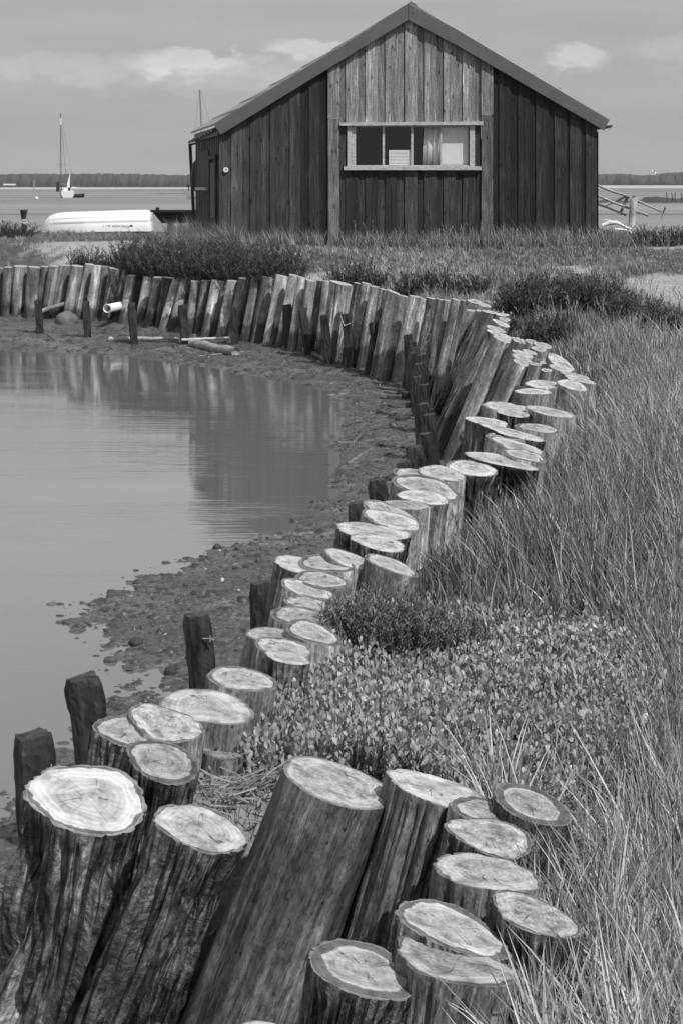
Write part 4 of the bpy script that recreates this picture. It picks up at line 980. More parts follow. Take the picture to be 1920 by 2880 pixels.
# soffit under the left eave, right gutter end
fs = MB(); a = E1 + np.array((.10, .03, -.06)); b = E2 + np.array((.10, 0, -.06)); w_ = np.array((.03, 0, 0)); dn = np.array((0, 0, -.2))
fs.poly8([a + dn, a + dn + w_, b + dn + w_, b + dn, a, a + w_, b + w_, b]); kid(fs.build('fascia', M['darkmetal']))
gt = MB()
def gutter(mb, a, b, r):
    n = 9
    A, Bv = Vector(a), Vector(b); base = len(mb.v)
    for P in (A, Bv):
        for rr in (r, r * .86):
            for k in range(n):
                t = math.pi + math.pi * k / (n - 1); mb.v.append((P.x + rr * math.cos(t), P.y, P.z + rr * math.sin(t))); mb.t.append(1)
    for k in range(n - 1):
        mb.f.append((base + k, base + k + 1, base + 2*n + k + 1, base + 2*n + k)); mb.f.append((base + n + k + 1, base + n + k, base + 3*n + k, base + 3*n + k + 1))
        mb.f.append((base + k + 1, base + k, base + n + k, base + n + k + 1))
gutter(gt, (sX(1710), YF - .12, sZ(352)), (5.55, 44.9, sZ(352)), .075); kid(gt.build('gutter', M['darkmetal']))
# corrugated canopy along the side with its post
cn = MB(); A0 = np.array(at(600, 366, 38.98)); A1 = np.array(at(527, 402, 46.0)); inn = np.array((.55, 0, .16)); nn = 49
for i in range(nn):
    t = i / (nn - 1); P = A0 + (A1 - A0) * t; wv = .035 * math.cos(2 * math.pi * t * 9)
    for q in (P, P + inn):
        for dz in (0, .018): cn.v.append((q[0], q[1], q[2] + wv + dz)); cn.t.append(1)
for i in range(nn - 1):
    b = i * 4; c = b + 4
    cn.f += [(b, b + 2, c + 2, c), (b + 1, c + 1, c + 3, b + 3), (b, c, c + 1, b + 1), (b + 2, b + 3, c + 3, c + 2)]
can = kid(cn.build('canopy', M['roofing'], smooth=False))
cpst = MB(); T0 = at(535, 404, 46.0); cpst.tube([T0, at(545, 600, 46.0), at(547, 660, 46.0)], [.045, .045, .045], 8)
cpst.tube([T0 + np.array((.0, 0, -.03)), T0 + np.array((.55, 0, .10))], .03, 6)
under(cpst.build('canopy_post', M['darkmetal']), can)
# window
wf = MB(); yw = YF + .03
wf.box(sX(976), sX(989), YF - .045, YF + .06, sZ(468), sZ(354), .42); wf.box(sX(1320), sX(1334), YF - .045, YF + .06, sZ(468), sZ(354), .42)
wf.box(sX(989.5), sX(1000), YF - .01, YF + .05, sZ(468), sZ(354), .7); wf.box(sX(1000), sX(1320), YF - .01, YF + .05, sZ(468), sZ(464.5), .5); wf.box(sX(1000), sX(1320), YF - .01, YF + .05, sZ(357), sZ(354), .5)
win = kid(wf.build('window', M['winpaint']))
for a, b in ((1075, 1081), (1155, 1161.5), (1237, 1242)):
    mu = MB(); mu.box(sX(a), sX(b), YF - .012, YF + .045, sZ(464.4), sZ(357.1), .6); under(mu.build('mullion', M['winpaint']), win)
si = MB(); si.box(sX(966), sX(1352), YF - .13, YF + .05, sZ(478.5), sZ(468.2), .5); under(si.build('sill', M['winpaint']), win)
li = MB(); li.poly8([(sX(955), YF - .12, sZ(354)), (sX(1356), YF - .12, sZ(352)), (sX(1356), YF + .06, sZ(352)), (sX(955), YF + .06, sZ(354)), (sX(955), YF - .12, sZ(345)), (sX(1356), YF - .12, sZ(342)), (sX(1356), YF + .06, sZ(342)), (sX(955), YF + .06, sZ(345))])
under(li.build('lintel', M['winpaint']), win)
for a, b in ((1000, 1075), (1081, 1155), (1161.5, 1237), (1242, 1320)):
    gp = MB(); gp.box(sX(a), sX(b), YF + .018, YF + .022, sZ(464.4), sZ(357.1)); under(gp.build('pane', M['glass']), win)
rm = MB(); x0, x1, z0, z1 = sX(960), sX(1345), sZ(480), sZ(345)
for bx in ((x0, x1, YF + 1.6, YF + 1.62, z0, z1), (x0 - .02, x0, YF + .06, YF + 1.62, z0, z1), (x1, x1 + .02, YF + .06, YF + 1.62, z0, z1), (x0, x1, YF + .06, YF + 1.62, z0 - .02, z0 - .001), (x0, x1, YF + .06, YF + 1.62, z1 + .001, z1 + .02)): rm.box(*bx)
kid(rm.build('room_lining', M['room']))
# curtain, two folded leaves and the pale board inside the glass
cu = MB(); n = 40; yb = YF + .13
for i in range(n):
    t = i / (n - 1); px = 1190 + 50 * t; d = .025 * math.sin(t * 16) + .012 * math.sin(t * 39)
    for z, lean in ((sZ(357), 3.0), (sZ(465), -2.0)): cu.v.append((sX(px + lean * (1 - t)), yb + d, z)); cu.t.append(1)
    for z, lean in ((sZ(357), 3.0), (sZ(465), -2.0)): cu.v.append((sX(px + lean * (1 - t)), yb + d + .006, z)); cu.t.append(1)
for i in range(n - 1):
    b = i * 4; c = b + 4; cu.f += [(b, b + 1, c + 1, c), (b + 2, c + 2, c + 3, b + 3), (b, c, c + 2, b + 2), (b + 1, b + 3, c + 3, c + 1)]
tag(cu.build('curtain', M['cloth'], smooth=True), 'white folded curtain hanging behind the third window pane', 'curtain')
wb = MB(); wb.box(sX(1241), sX(1317), YF + .12, YF + .14, sZ(464), sZ(357)); tag(wb.build('blind', M['cloth'], bevel=.004), 'plain pale blind covering the rightmost window pane', 'blind')
def text(s, size, loc, rot, mat, name, parent, shear=0.0, sx=1.0, ext=.0008):
    cu_ = bpy.data.curves.new(name, 'FONT'); cu_.body = s; cu_.size = size; cu_.shear = shear; cu_.align_x = 'CENTER'; cu_.align_y = 'CENTER'; cu_.extrude = ext; cu_.resolution_u = 3
    o = bpy.data.objects.new(name, cu_); COL.objects.link(o)
    me = bpy.data.meshes.new_from_object(o.evaluated_get(bpy.context.evaluated_depsgraph_get()))
    bpy.data.objects.remove(o); me.name = name
    me.transform(Matrix.Translation(loc) @ Matrix.Rotation(rot[2], 4, 'Z') @ Matrix.Rotation(rot[0], 4, 'X') @ Matrix.Rotation(rot[1], 4, 'Z') @ Matrix.Diagonal((sx, 1, 1, 1)))
    return link(name, me, mat, parent)
nb = MB(); nb.box(sX(1093), sX(1154), YF + .035, YF + .045, sZ(464), sZ(422))
note = tag(nb.build('notice_board', M['paper'], bevel=.002), 'white card with four lines of faded handwriting standing in the window', 'notice')
for i, s in enumerate(("The building and boat", "By private money given", "Costs to your own cost", "Donations gladly accepted")):
    text(s, .047 if i < 3 else .043, (sX(1122), YF + .0335, sZ(431 + i * 9.2)), (math.pi / 2, 0, 0), M['ink'], 'handwriting', note, .35, .92)
for py in (426, 443.5, 460):
    k = MB(); k.tube([(sX(1151), YF + .030, sZ(py)), (sX(1151), YF + .036, sZ(py))], .007, 8); k.build('drawing_pin', M['nail'], note)
# round badge beside the corner
def ring(mb, c, r0, r1, y0, y1, n=24):
    b = len(mb.v)
    for y in (y0, y1):
        for r in (r0, r1):
            for k in range(n): t = 2 * math.pi * k / n; mb.v.append((c[0] + r * math.cos(t), y, c[1] + r * math.sin(t))); mb.t.append(1)
    for k in range(n):
        k2 = (k + 1) % n
        mb.f += [(b + k, b + n + k, b + n + k2, b + k2), (b + n + k, b + 3*n + k, b + 3*n + k2, b + n + k2), (b + 2*n + k, b + k, b + k2, b + 2*n + k2), (b + 2*n + k, b + 2*n + k2, b + 3*n + k2, b + 3*n + k)]
bd = MB(); ring(bd, (sX(636), sZ(477.5)), .026, .058, YF - .045, YF - .001); badge = tag(bd.build('round_badge', M['white']), 'small round white plate with grey middle screwed to the boards near the left corner', 'badge')
bc = MB(); bc.tube([(sX(636), YF - .038, sZ(477.5)), (sX(636), YF - .004, sZ(477.5))], .026, 16); bc.build('badge_centre', M['rail'], badge)
# long dark fender hanging behind the canopy post
fd = MB(); c = at(556, 445, 45.0)
fd.tube([c + np.array((0, 0, .0)), c + np.array((-.03, 0, -.15)), c + np.array((-.05, 0, -.55)), c + np.array((-.03, 0, -.80)), c + np.array((.02, 0, -.92))], [.02, .10, .13, .10, .03], 12)
fd.tube([c, c + np.array((.0, 0, .35))], .01, 5)
tag(fd.build('hanging_fender', M['darkmetal'], smooth=True), 'long dark rounded fender hung by the canopy post', 'fender')

# ------------------------------------------------------------------ far water, shores, boats
sheet('sand_bar', -900, 60, 860, 1900, -.60, M['sandbar'])
def slope_sheet(name, x0, x1, prof, mat):
    V = []; 
    for y, z in prof: V += [(x0 * (y / prof[0][0]), y, z), (x1 * (y / prof[0][0]), y, z)]
    Fa = [(2*i, 2*i+1, 2*i+3, 2*i+2) for i in range(len(prof) - 1)]
    return tag(link(name, mesh_arr(name, V, Fa), mat), kind='structure')
slope_sheet('salt_marsh', 55, 260, [(492, -.66), (493, -.45), (1000, -.40), (1001, -.7)], M['marsh'])
slope_sheet('far_field', 70, 500, [(1002, -.5), (1003, -.36), (1450, 1.1), (1800, 1.2)], M['sandbar'])
def bank(name, pts, Y, th, mat, lb, cat, kind='structure', seed=1):
    """low irregular bank: px outline top line"""
    V = []; Fa = []; n = len(pts); nn = 8
    xs = np.linspace(pts[0][0], pts[-1][0], n * nn); top = np.interp(xs, [p[0] for p in pts], [p[1] for p in pts])
    base = HZ + (CAMZ + .66) * F / Y
    for i, (px, py) in enumerate(zip(xs, top)):
        py = min(py + (vn(np.array([px * .25]), np.array([0.]), 0, seed)[0] - .5) * 2.2, base + .2)
        a = at(px, base, Y); t = at(px, py, Y + th * .4); b = at(px, base, Y + th)
        b[0] *= 1; b[2] = -.7; a[2] = -.7
        V += [a, t, t + np.array((0, th * .3, 0)), b]
    for i in range(len(xs) - 1):
        for k in range(3): Fa.append((4*i + k, 4*i + k + 1, 4*i + k + 5, 4*i + k + 4))
    o = link(name, mesh_arr(name, V, Fa, False), mat); tag(o, kind=kind); return o
bank('mud_bank', [(310, 535), (350, 533.5), (430, 534), (530, 533), (600, 534)], 700, 30, M['mudbar'], None, None)
bank('mud_bank', [(400, 546), (450, 544), (540, 543.5), (600, 545)], 400, 12, M['mudbar'], None, None, seed=4)
bank('mud_bank', [(1640, 565), (1720, 564), (1735, 562), (1760, 566), (1800, 566), (1815, 560), (1822, 555), (1840, 553), (1870, 555), (1880, 557), (1905, 559), (1930, 556), (1980, 556)], 205, 9, M['tar'], None, None, seed=8)
for i, (px, py, ln, lb) in enumerate(((1872, 541, .3, 'tallest thin post on the dark weedy bank at right'), (1888, 543, .1, 'left post of the close pair on the weedy bank'), (1897, 541, -.1, 'right post of the close pair on the weedy bank'), (1914, 543, .2, 'thin post at the right picture edge on the weedy bank'))):
    mb = MB(); T = at(px, py, 206); B = at(px + 1, 566, 206); mb.tube([B, (T + B) / 2 + np.array((ln * .3, 0, 0)), T], .055, 6); tag(mb.build('mooring_pole', M['tar'], loc=tuple(B)), lb, 'post', 'thin poles on the weedy bank')
# far woods: one mass of trees
def woods(name, Y0, x0, x1, ridge, n, spiky, seed, lb):
    rs = np.random.RandomState(seed); ico = []
    phi = (1 + 5 ** .5) / 2
    iv = np.array([(-1, phi, 0), (1, phi, 0), (-1, -phi, 0), (1, -phi, 0), (0, -1, phi), (0, 1, phi), (0, -1, -phi), (0, 1, -phi), (phi, 0, -1), (phi, 0, 1), (-phi, 0, -1), (-phi, 0, 1)]) / 1.902
    fi = np.array([(0,11,5),(0,5,1),(0,1,7),(0,7,10),(0,10,11),(1,5,9),(5,11,4),(11,10,2),(10,7,6),(7,1,8),(3,9,4),(3,4,2),(3,2,6),(3,6,8),(3,8,9),(4,9,5),(2,4,11),(6,2,10),(8,6,7),(9,8,1)])
    # subdivide once
    V = iv.tolist(); Fn = []; cache = {}
    def mid(a, b):
        k = (min(a, b), max(a, b))
        if k not in cache:
            m = (np.array(V[a]) + np.array(V[b])) / 2; V.append((m / np.linalg.norm(m)).tolist()); cache[k] = len(V) - 1
        return cache[k]
    for a, b, c in fi:
        ab, bc, ca = mid(a, b), mid(b, c), mid(c, a); Fn += [(a, ab, ca), (b, bc, ab), (c, ca, bc), (ab, bc, ca)]
    V = np.array(V); Fn = np.array(Fn)
    AV = []; AF = []; off = 0
    for i in range(n):
        row = rs.rand(); Y = Y0 + row * 160; X = rs.uniform(x0, x1) * Y / Y0
        px = CX + F * X / Y; top = CAMZ - (ridge(px) - HZ) / F * Y0
        h = (top + .6) * rs.uniform(.90, 1.03) * (.93 + .07 * row); 
        if rs.rand() < .15: h *= 1.03
        w = rs.uniform(3.0, 6.5) if not spiky else rs.choice([1.6, 2.2, 3.0, 5.5])
        P = V.copy(); up = P[:, 2]
        sc = np.where(up > 0, (1 - up * (.55 if spiky else .1)), 1.0)
        P = np.stack([P[:, 0] * w * sc, P[:, 1] * w * sc, (P[:, 2] + 1) / 2 * h], 1)
        P += (rs.rand(*P.shape) - .5) * .55 * w; P[:, 2] = np.minimum(P[:, 2], h)
        AV.append(P + np.array((X, Y, -.6))); AF.append(Fn + off); off += len(P)
    o = link(name, mesh_arr(name, np.concatenate(AV), np.concatenate(AF), False), M['woods'])
    tag(o, lb, 'woods', kind='stuff'); return o
woods('far_woods', 1500, -480, 60, lambda p: np.interp(p, [-200, 0, 100, 300, 450, 540, 700], [487, 487, 485, 485, 488, 490, 492]), 2200, True, 1, 'long dark belt of conifers across the estuary, left of the shed')
woods('far_woods', 1480, 195, 520, lambda p: np.interp(p, [1600, 1680, 1720, 1745, 1770, 1800, 1840, 1870, 1920, 2200], [489, 488, 486, 485, 488, 490, 489, 484, 479, 474]), 900, False, 2, 'rounded broadleaf woods across the estuary, right of the shed')
hb = MB(); a = at(10, 521, 1440); b = at(41, 517, 1440); hb.box(a[0], b[0], 1440, 1448, a[2], b[2]); 
hq = hb.build('long_building', M['white'], loc=(float(a[0]), 1440., float(a[2]))); tag(hq, 'low long white building at the foot of the far woods, top left', 'building')
# moored yacht, seen from astern
def hull(mb, C, L, Bm, Hh, yaw, n=14, sheer=.15, transom=.8):
    """open hull pointing +x before yaw; C at waterline centre"""
    c, s = math.cos(yaw), math.sin(yaw); base = len(mb.v); m = 9
    for i in range(n + 1):
        u = i / n; wdt = Bm / 2 * (1 - max(0, (u - .45) / .55) ** 2.2) * (transom + (1 - transom) * min(1, u / .4)); zt = Hh * (1 + sheer * (2 * u - .8) ** 2)
        for k in range(m):
            t = k / (m - 1) * math.pi; y = -math.cos(t) * max(wdt, .01); z = zt * (1 - math.sin(t) ** .6) - .35 * Hh * math.sin(t)
            x = (u - .5) * L + (.12 * L * max(0, (z / Hh)) * max(0, u - .7))
            mb.v.append((C[0] + x * c - y * s, C[1] + x * s + y * c, C[2] + z)); mb.t.append(1)
    for i in range(n):
        for k in range(m - 1): a = base + i * m + k; mb.f.append((a, a + 1, a + m + 1, a + m))
        mb.f.append((base + i * m + m - 1, base + i * m, base + (i + 1) * m, base + (i + 1) * m + m - 1))   # deck
    mb.f.append(tuple(base + k for k in range(m)))
WZ = -.65
def yacht(px, Y, L, Bm, Hh, yaw, mast_px, mast_top, lb, foot):
    C = at(px, HZ + (CAMZ + .65) * F / Y, Y); r = empty('yacht', tuple(C)); tag(r, lb, 'yacht')
    def add(mb, nm, mt):
        o = mb.build(nm, mt); o.parent = r; o.matrix_parent_inverse = Matrix.Translation(-Vector(r.location)); return o
    h = MB(); hull(h, C, L, Bm, Hh, yaw); add(h, 'hull', M['white'])
    cb = MB(); c, s = math.cos(yaw), math.sin(yaw); q = [(-.22, -.28), (.18, -.28), (.18, .28), (-.22, .28)]
    P = lambda u, v, z: (C[0] + u * L * c - v * Bm * s, C[1] + u * L * s + v * Bm * c, C[2] + z)
    cb.poly8([P(u, v, Hh * .95) for u, v in q] + [P(u * .85, v * .75, Hh * 1.5) for u, v in q]); add(cb, 'cabin', M['white'])
    mt = MB(); T = at(mast_px, mast_top, Y); b = np.array(P(.08, 0, Hh)) if not foot else at(foot, 542, Y); mt.tube([b, (b + T) / 2, T], [.09, .085, .05], 6)
    mid = b + (T - b) * .35; mt.tube([mid + np.array((-.9, 0, 0)), mid + np.array((.9, 0, 0))], .03, 5)
    mt.tube([T + np.array((-.25, 0, -.3)), T + np.array((.25, 0, -.3))], .03, 5); add(mt, 'mast', M['mast'])
    st = MB(); st.tube([T, P(-.48, 0, Hh)], .018, 4); st.tube([T, P(.48, 0, Hh)], .018, 4); st.tube([T, P(.05, .5, Hh)], .018, 4); st.tube([T, P(.05, -.5, Hh)], .018, 4); add(st, 'rigging', M['mast'])
    return r, C, P, add, T
r, C, P, add, T = yacht(190, 292, 8.2, 2.7, 1.05, math.radians(100), 171, 318, 'white yacht with very tall mast moored off the far shore, seen from astern', 173)
mb = MB(); a = np.array(P(-.05, 0, 2.0)); mb.tube([a, a + np.array((-.9, 0, .3)), a + np.array((-1.6, 0, .2))], .16, 7); add(mb, 'boom_cover', M['mast'])
mb = MB(); mb.box(C[0] - 1.4, C[0] - .9, C[1] - 3, C[1] - 2.2, C[2] + 1.0, C[2] + 2.6); mb.box(C[0] + .7, C[0] + 1.1, C[1] - 3.6, C[1] - 3.2, C[2] + 1.0, C[2] + 1.7); add(mb, 'outboard_motor', M['tar'])
mb = MB(); mb.tube([T + np.array((0, 0, -.9)), T + np.array((0, 0, -2.0))], .22, 7); add(mb, 'radar_reflector', M['white'])
dk = MB(); c2 = at(216, 555, 290); hull(dk, c2 + np.array((0, 0, 0)), 2.6, 1.3, .55, math.radians(20)); tag(dk.build('tender', M['tar'], loc=tuple(c2)), 'small dark tender floating at the stern of the tall masted yacht', 'dinghy')
r, C, P, add, T = yacht(208, 900, 6.4, 2.2, .7, math.radians(185), 200.5, 482, 'distant white sailing boat with a triangular sail, behind the tall masted yacht', 0)
sl = MB(); a = at(198.5, 484, 900); b = at(196.5, 529, 900); c = at(186, 529, 899); e = np.array((0, .12, 0)); i0 = len(sl.v)
sl.v += [tuple(a), tuple(b), tuple(c), tuple(a + e), tuple(b + e), tuple(c + e)]; sl.t += [1] * 6; sl.f += [(0, 1, 2), (5, 4, 3), (0, 3, 4, 1), (1, 4, 5, 2), (2, 5, 3, 0)]; add(sl, 'sail', M['sail'])
mb = MB(); mb.tube([at(200, 523, 900), at(219, 522, 900)], .12, 6); add(mb, 'boom', M['mast'])
r, C, P, add, T = yacht(592, 262, 7.4, 2.4, 1.0, math.radians(172), 562, 252, 'yacht mostly hidden behind the shed, its mast showing above the roof', 572)
mb = MB(); a = np.array(P(.46, 0, 1.2)); mb.tube([a, a + np.array((0, 0, .9))], .10, 6); mb.box(a[0] - .3, a[0] + .2, a[1] - .2, a[1] + .2, a[2] + .6, a[2] + 1.0); add(mb, 'bow_gear', M['tar'])
def ball(name, C, r, mat, lb, cat, sq=.85, n=16):
    mb = MB(); base = 0
    for i in range(1, n // 2):
        t = math.pi * i / (n // 2)
        for k in range(n): p = 2 * math.pi * k / n; mb.v.append((C[0] + r * math.sin(t) * math.cos(p), C[1] + r * math.sin(t) * math.sin(p), C[2] + r * sq * math.cos(t))); mb.t.append(1)
    mb.v += [(C[0], C[1], C[2] + r * sq), (C[0], C[1], C[2] - r * sq)]; mb.t += [1, 1]; tp = len(mb.v) - 2
    for i in range(n // 2 - 2):
        for k in range(n): k2 = (k + 1) % n; mb.f.append((i*n + k, (i+1)*n + k, (i+1)*n + k2, i*n + k2))
    for k in range(n): k2 = (k + 1) % n; mb.f.append((tp, k, k2)); mb.f.append((tp + 1, (n//2-2)*n + k2, (n//2-2)*n + k))
    return mb
mb = ball('buoy', at(103.5, 558, 250), .28, None, None, None); mb.tube([at(103.5, 558, 250) + np.array((0, 0, .2)), at(103.5, 558, 250) + np.array((0, 0, .33))], .04, 6)
tag(mb.build('mooring_buoy', M['white'], smooth=True, loc=tuple(at(103.5, 558, 250))), 'round white mooring buoy afloat left of the yacht', 'buoy')
mb = MB(); B = at(97, 543, 450); T = at(96, 512, 450); mb.tube([B + np.array((0, 0, -.2)), T], [.22, .12], 6); mb.tube([T, at(92, 507.5, 450)], .09, 5); mb.tube([T, at(100.5, 507.5, 450)], .12, 5)
tag(mb.build('channel_marker', M['rail'], loc=tuple(B)), 'thin channel marker with a forked top standing in the estuary', 'marker')
mb = MB(); g = at(1839, 485.5, 160); mb.tube([g + np.array((-.12, 0, 0)), g, g + np.array((.16, 0, .02))], [.02, .06, .02], 6)
for sg in (-1, 1):
    b0 = len(mb.v); mb.v += [tuple(g + np.array((-.05, 0, 0))), tuple(g + np.array((.08, 0, 0))), tuple(g + np.array((-.08, .25 * sg, .18))), tuple(g + np.array((-.22, .4 * sg, .34)))]; mb.t += [1] * 4; mb.f.append((b0, b0 + 1, b0 + 2, b0 + 3))
tag(mb.build('gull', M['white'], loc=tuple(g)), 'tiny gull flying over the woods at the right', 'bird')

# upturned dinghy on the foreshore
DY = 56.0
dL = at(111, 650, DY); dR = at(421, 650, DY); Ld = dR[0] - dL[0]; gz = 0
ding = empty('upturned_dinghy', (float(dL[0] + Ld / 2), DY + .7, CAMZ - (652 - HZ) / F * DY)); tag(ding, 'white clinker style dinghy lying upside down on the grass by the water', 'dinghy')
def dsec(u, t):
    """u 0 bow .. 1 transom ; t 0 near gunwale .. 1 far gunwale"""
    bw = .72 * min(1, (u / .42 + .02)) ** .55 * (1 - .12 * max(0, u - .6) / .4)
    topz = CAMZ - (np.interp(u, [0, .02, .06, .12, .2, .35, .6, .85, .97, 1.0], [640, 622, 608, 601, 597.5, 596, 593.5, 591, 590.5, 592]) - HZ) / F * DY
    botz = CAMZ - (np.interp(u, [0, .08, .2, .45, .6, 1], [654, 656, 656, 653, 651.5, 650.5]) - HZ) / F * DY
    a = t * math.pi
    y = -math.cos(a) * bw * (1 + .0); q = math.sin(a) ** .62
    z = botz + (topz - botz) * q
    x = dL[0] + Ld * u + (.06 * (1 - q) * (-1 if u < .1 else 0)) + (.08 * q * -1 if u > .98 else 0)
    return x, y, z
mb = MB(); nu, ntt = 60, 56
for i in range(nu + 1):
    for k in range(ntt + 1):
        u = i / nu; t = k / ntt; x, y, z = dsec(u, t)
        # lapped strakes : small saw tooth steps outwards
        st = (t if t < .5 else 1 - t) * 2; ph_ = (st * 5.2) % 1.0; out = .034 * (1 - ph_) * (st < .86) * min(1, u * 4)
        a = t * math.pi; y -= math.cos(a) * out * 1.4; z += math.sin(a) * out * .3
        mb.v.append((x, DY + .74 + y, z)); mb.t.append(1)
for i in range(nu):
    for k in range(ntt): a = i * (ntt + 1) + k; mb.f.append((a, a + 1, a + ntt + 2, a + ntt + 1))
mb.f.append(tuple(nu * (ntt + 1) + k for k in range(ntt + 1)))
def dk_(o, p=ding): o.parent = p; o.matrix_parent_inverse = Matrix.Translation(-Vector(ding.location)); return o
hl = dk_(mb.build('hull', M['white'], smooth=True))
mb = MB(); a = [dsec(i / 30, 0) for i in range(1, 31)]; mb.tube([(x, DY + .72 + y, z + .012) for x, y, z in a], .022, 6); dk_(mb.build('gunwale', M['white'], smooth=True))
mb = MB(); e = dsec(1, .5); mb.box(e[0] - .02, e[0] + .07, DY + .5, DY + 1.0, e[2] - .32, e[2] - .08); dk_(mb.build('transom_pad', M['white'], bevel=.02))
# upside-down lettering and round emblem on the near side
def on_hull(px, py):
    u = ((px - CX) / F * (DY + .1) - dL[0]) / Ld; zz = CAMZ - (py - HZ) / F * (DY + .1)
    best = min((abs(dsec(u, t)[2] - zz), t) for t in np.linspace(0.0, .5, 400))[1]; x, y, z = dsec(u, best); return (x, DY + .74 + y - .045, z)
p = on_hull(330, 634.5)
text("WALKER BAY", .088, p, (math.radians(68), math.pi, 0), M['inkdark'], 'lettering', None, .28, 1.75, .003); tx = bpy.data.objects['lettering']; dk_(tx)
p2 = on_hull(370.5, 635.5); mb = MB(); c = (p2[0], p2[2]); n = 20; b0 = 0
for k in range(n): t = 2 * math.pi * k / n; mb.v.append((c[0] + .055 * math.cos(t), p2[1] - .01 - .020 * math.sin(t), c[1] - .0 + .036 * math.sin(t))); mb.t.append(1)
mb.f.append(tuple(range(n))); b0 = n
for k in range(n): t = 2 * math.pi * k / n; mb.v.append((c[0] + .055 * math.cos(t), p2[1] + .03 - .020 * math.sin(t), c[1] + .036 * math.sin(t))); mb.t.append(1)
for k in range(n): mb.f.append((k, (k + 1) % n, n + (k + 1) % n, n + k))
dk_(mb.build('emblem', M['inkdark']))

# black tarred punt resting by the shed corner
PY = 50.0; pt = MB(); a = at(428, 592, PY); b = at(640, 594, PY); z1 = a[2]; z0 = at(430, 628, PY)[2]
pt.poly8([(a[0] + .28, PY, z0), (b[0] - .3, PY, z0), (b[0] - .3, PY + 1.0, z0), (a[0] + .28, PY + 1.0, z0), (a[0], PY - .12, z1), (b[0], PY - .12, z1), (b[0], PY + 1.12, z1), (a[0], PY + 1.12, z1)])
punt = tag(pt.build('tarred_punt', M['tar'], bevel=.01, loc=(float(a[0]), PY, float(z0))), 'black tarred flat punt on trestles in the shade by the left shed corner', 'boat')
g = MB(); g.box(a[0] - .03, b[0], PY - .16, PY - .10, z1 - .05, z1 + .02); g.box(a[0] + .12, a[0] + .22, PY - .1, PY, z1 + .02, z1 + .09); q = g.build('rubbing_strake', M['tar']); q.parent = punt; q.matrix_parent_inverse = Matrix.Translation(-Vector(punt.location))
ts = MB(); 
for xx in (a[0] + .45, a[0] + 1.3): ts.box(xx, xx + .08, PY - .05, PY + 1.05, -.1, z0 - .002)
q = ts.build('trestle', M['tar']); q.parent = punt; q.matrix_parent_inverse = Matrix.Translation(-Vector(punt.location))
# old bollard with rope
BY = 55.0; B = at(68, 650, BY); T = at(68, 590, BY)
mb = MB(); mb.tube([B + np.array((0, 0, -.3)), at(68, 640, BY), at(67.5, 617, BY), at(67.5, 604, BY), at(68, 593, BY), at(68, 590, BY)], [.08, .075, .078, .095, .125, .12], 12); tag(mb.build('mooring_bollard', M['stake'], loc=tuple(B)), 'wide headed wooden bollard standing in the grass left of the dinghy', 'bollard')
mb = MB(); c = at(70, 622, BY - .15)
for k, (r0, dx, dz) in enumerate(((.10, .0, .0), (.085, .04, -.04), (.075, .08, -.08))):
    mb.tube([(c[0] + dx + r0 * math.cos(t), c[1] - .02 * k + r0 * .5 * math.sin(t), c[2] + dz + r0 * .55 * math.sin(t + .5)) for t in np.linspace(0, 6.3, 22)], .016, 6)
mb.tube([c + np.array((-.10, 0, .06)), c, c + np.array((.12, 0, .10))], .014, 6); tag(mb.build('mooring_rope', M['rope'], smooth=True, loc=tuple(c)), 'pale knotted rope looped around the wooden bollard', 'rope')
# broken rail fence right of the shed
FY = 46.0; fe = empty('broken_rail_fence', tuple(at(1785, 620, FY))); tag(fe, 'broken sloping rail fence with round posts right of the shed', 'fence')
def fk(o): o.parent = fe; o.matrix_parent_inverse = Matrix.Translation(-Vector(fe.location)); return o
def pole(pts, r, nm, Y=FY, mat='rail'):
    mb = MB(); mb.tube([at(x, y, Y + d) for x, y, d in pts], r, 9); return fk(mb.build(nm, M[mat], smooth=True))
pole([(1660, 513, .1), (1720, 538, .1), (1770, 554, .1)], [.033, .036, .03], 'rail'); pole([(1788, 563, .1), (1818, 577, .1), (1860, 596, .1)], [.035, .03, .02], 'rail')
pole([(1660, 541, .1), (1720, 568, .1), (1768, 586, .1)], [.034, .034, .03], 'rail'); pole([(1785, 593, .1), (1822, 606, .1)], [.04, .035], 'rail')
pole([(1660, 568, .2), (1710, 585, .2), (1760, 606, .2)], .026, 'rail')
pole([(1783, 552, -.1), (1781, 556, -.1), (1778, 600, -.1), (1775, 640, -.1)], [.06, .105, .10, .10], 'post', FY, 'rail'); pole([(1869, 583, 0), (1860, 610, 0), (1850, 640, 0)], .022, 'post')
pole([(1760, 552, .2), (1728, 566, .3), (1700, 578, .4)], .035, 'brace'); pole([(1764, 553, .2), (1752, 580, .2), (1742, 604, .2)], .045, 'brace')
# bleached driftwood branch by the right shed corner
mb = MB(); DY2 = 43.0
mb.tube([at(x, y, DY2) for x, y in ((1692, 633), (1712, 627), (1733, 626), (1760, 640), (1781, 649), (1782, 655))], [.03, .06, .05, .035, .03, .02], 8)
mb.tube([at(x, y, DY2) for x, y in ((1728, 645), (1750, 646), (1770, 650), (1776, 660), (1774, 668))], [.03, .035, .03, .022, .01], 8)
mb.tube([at(x, y, DY2 + .1) for x, y in ((1693, 617), (1715, 620), (1735, 626))], [.012, .014, .012], 6)
o = tag(mb.build('driftwood_branch', M['drift'], smooth=True, loc=tuple(at(1740, 660, DY2))), 'white bleached forked branch lying in the grass by the right shed corner', 'driftwood'); o.color = (2.0, 2.0, 2.0, 1)

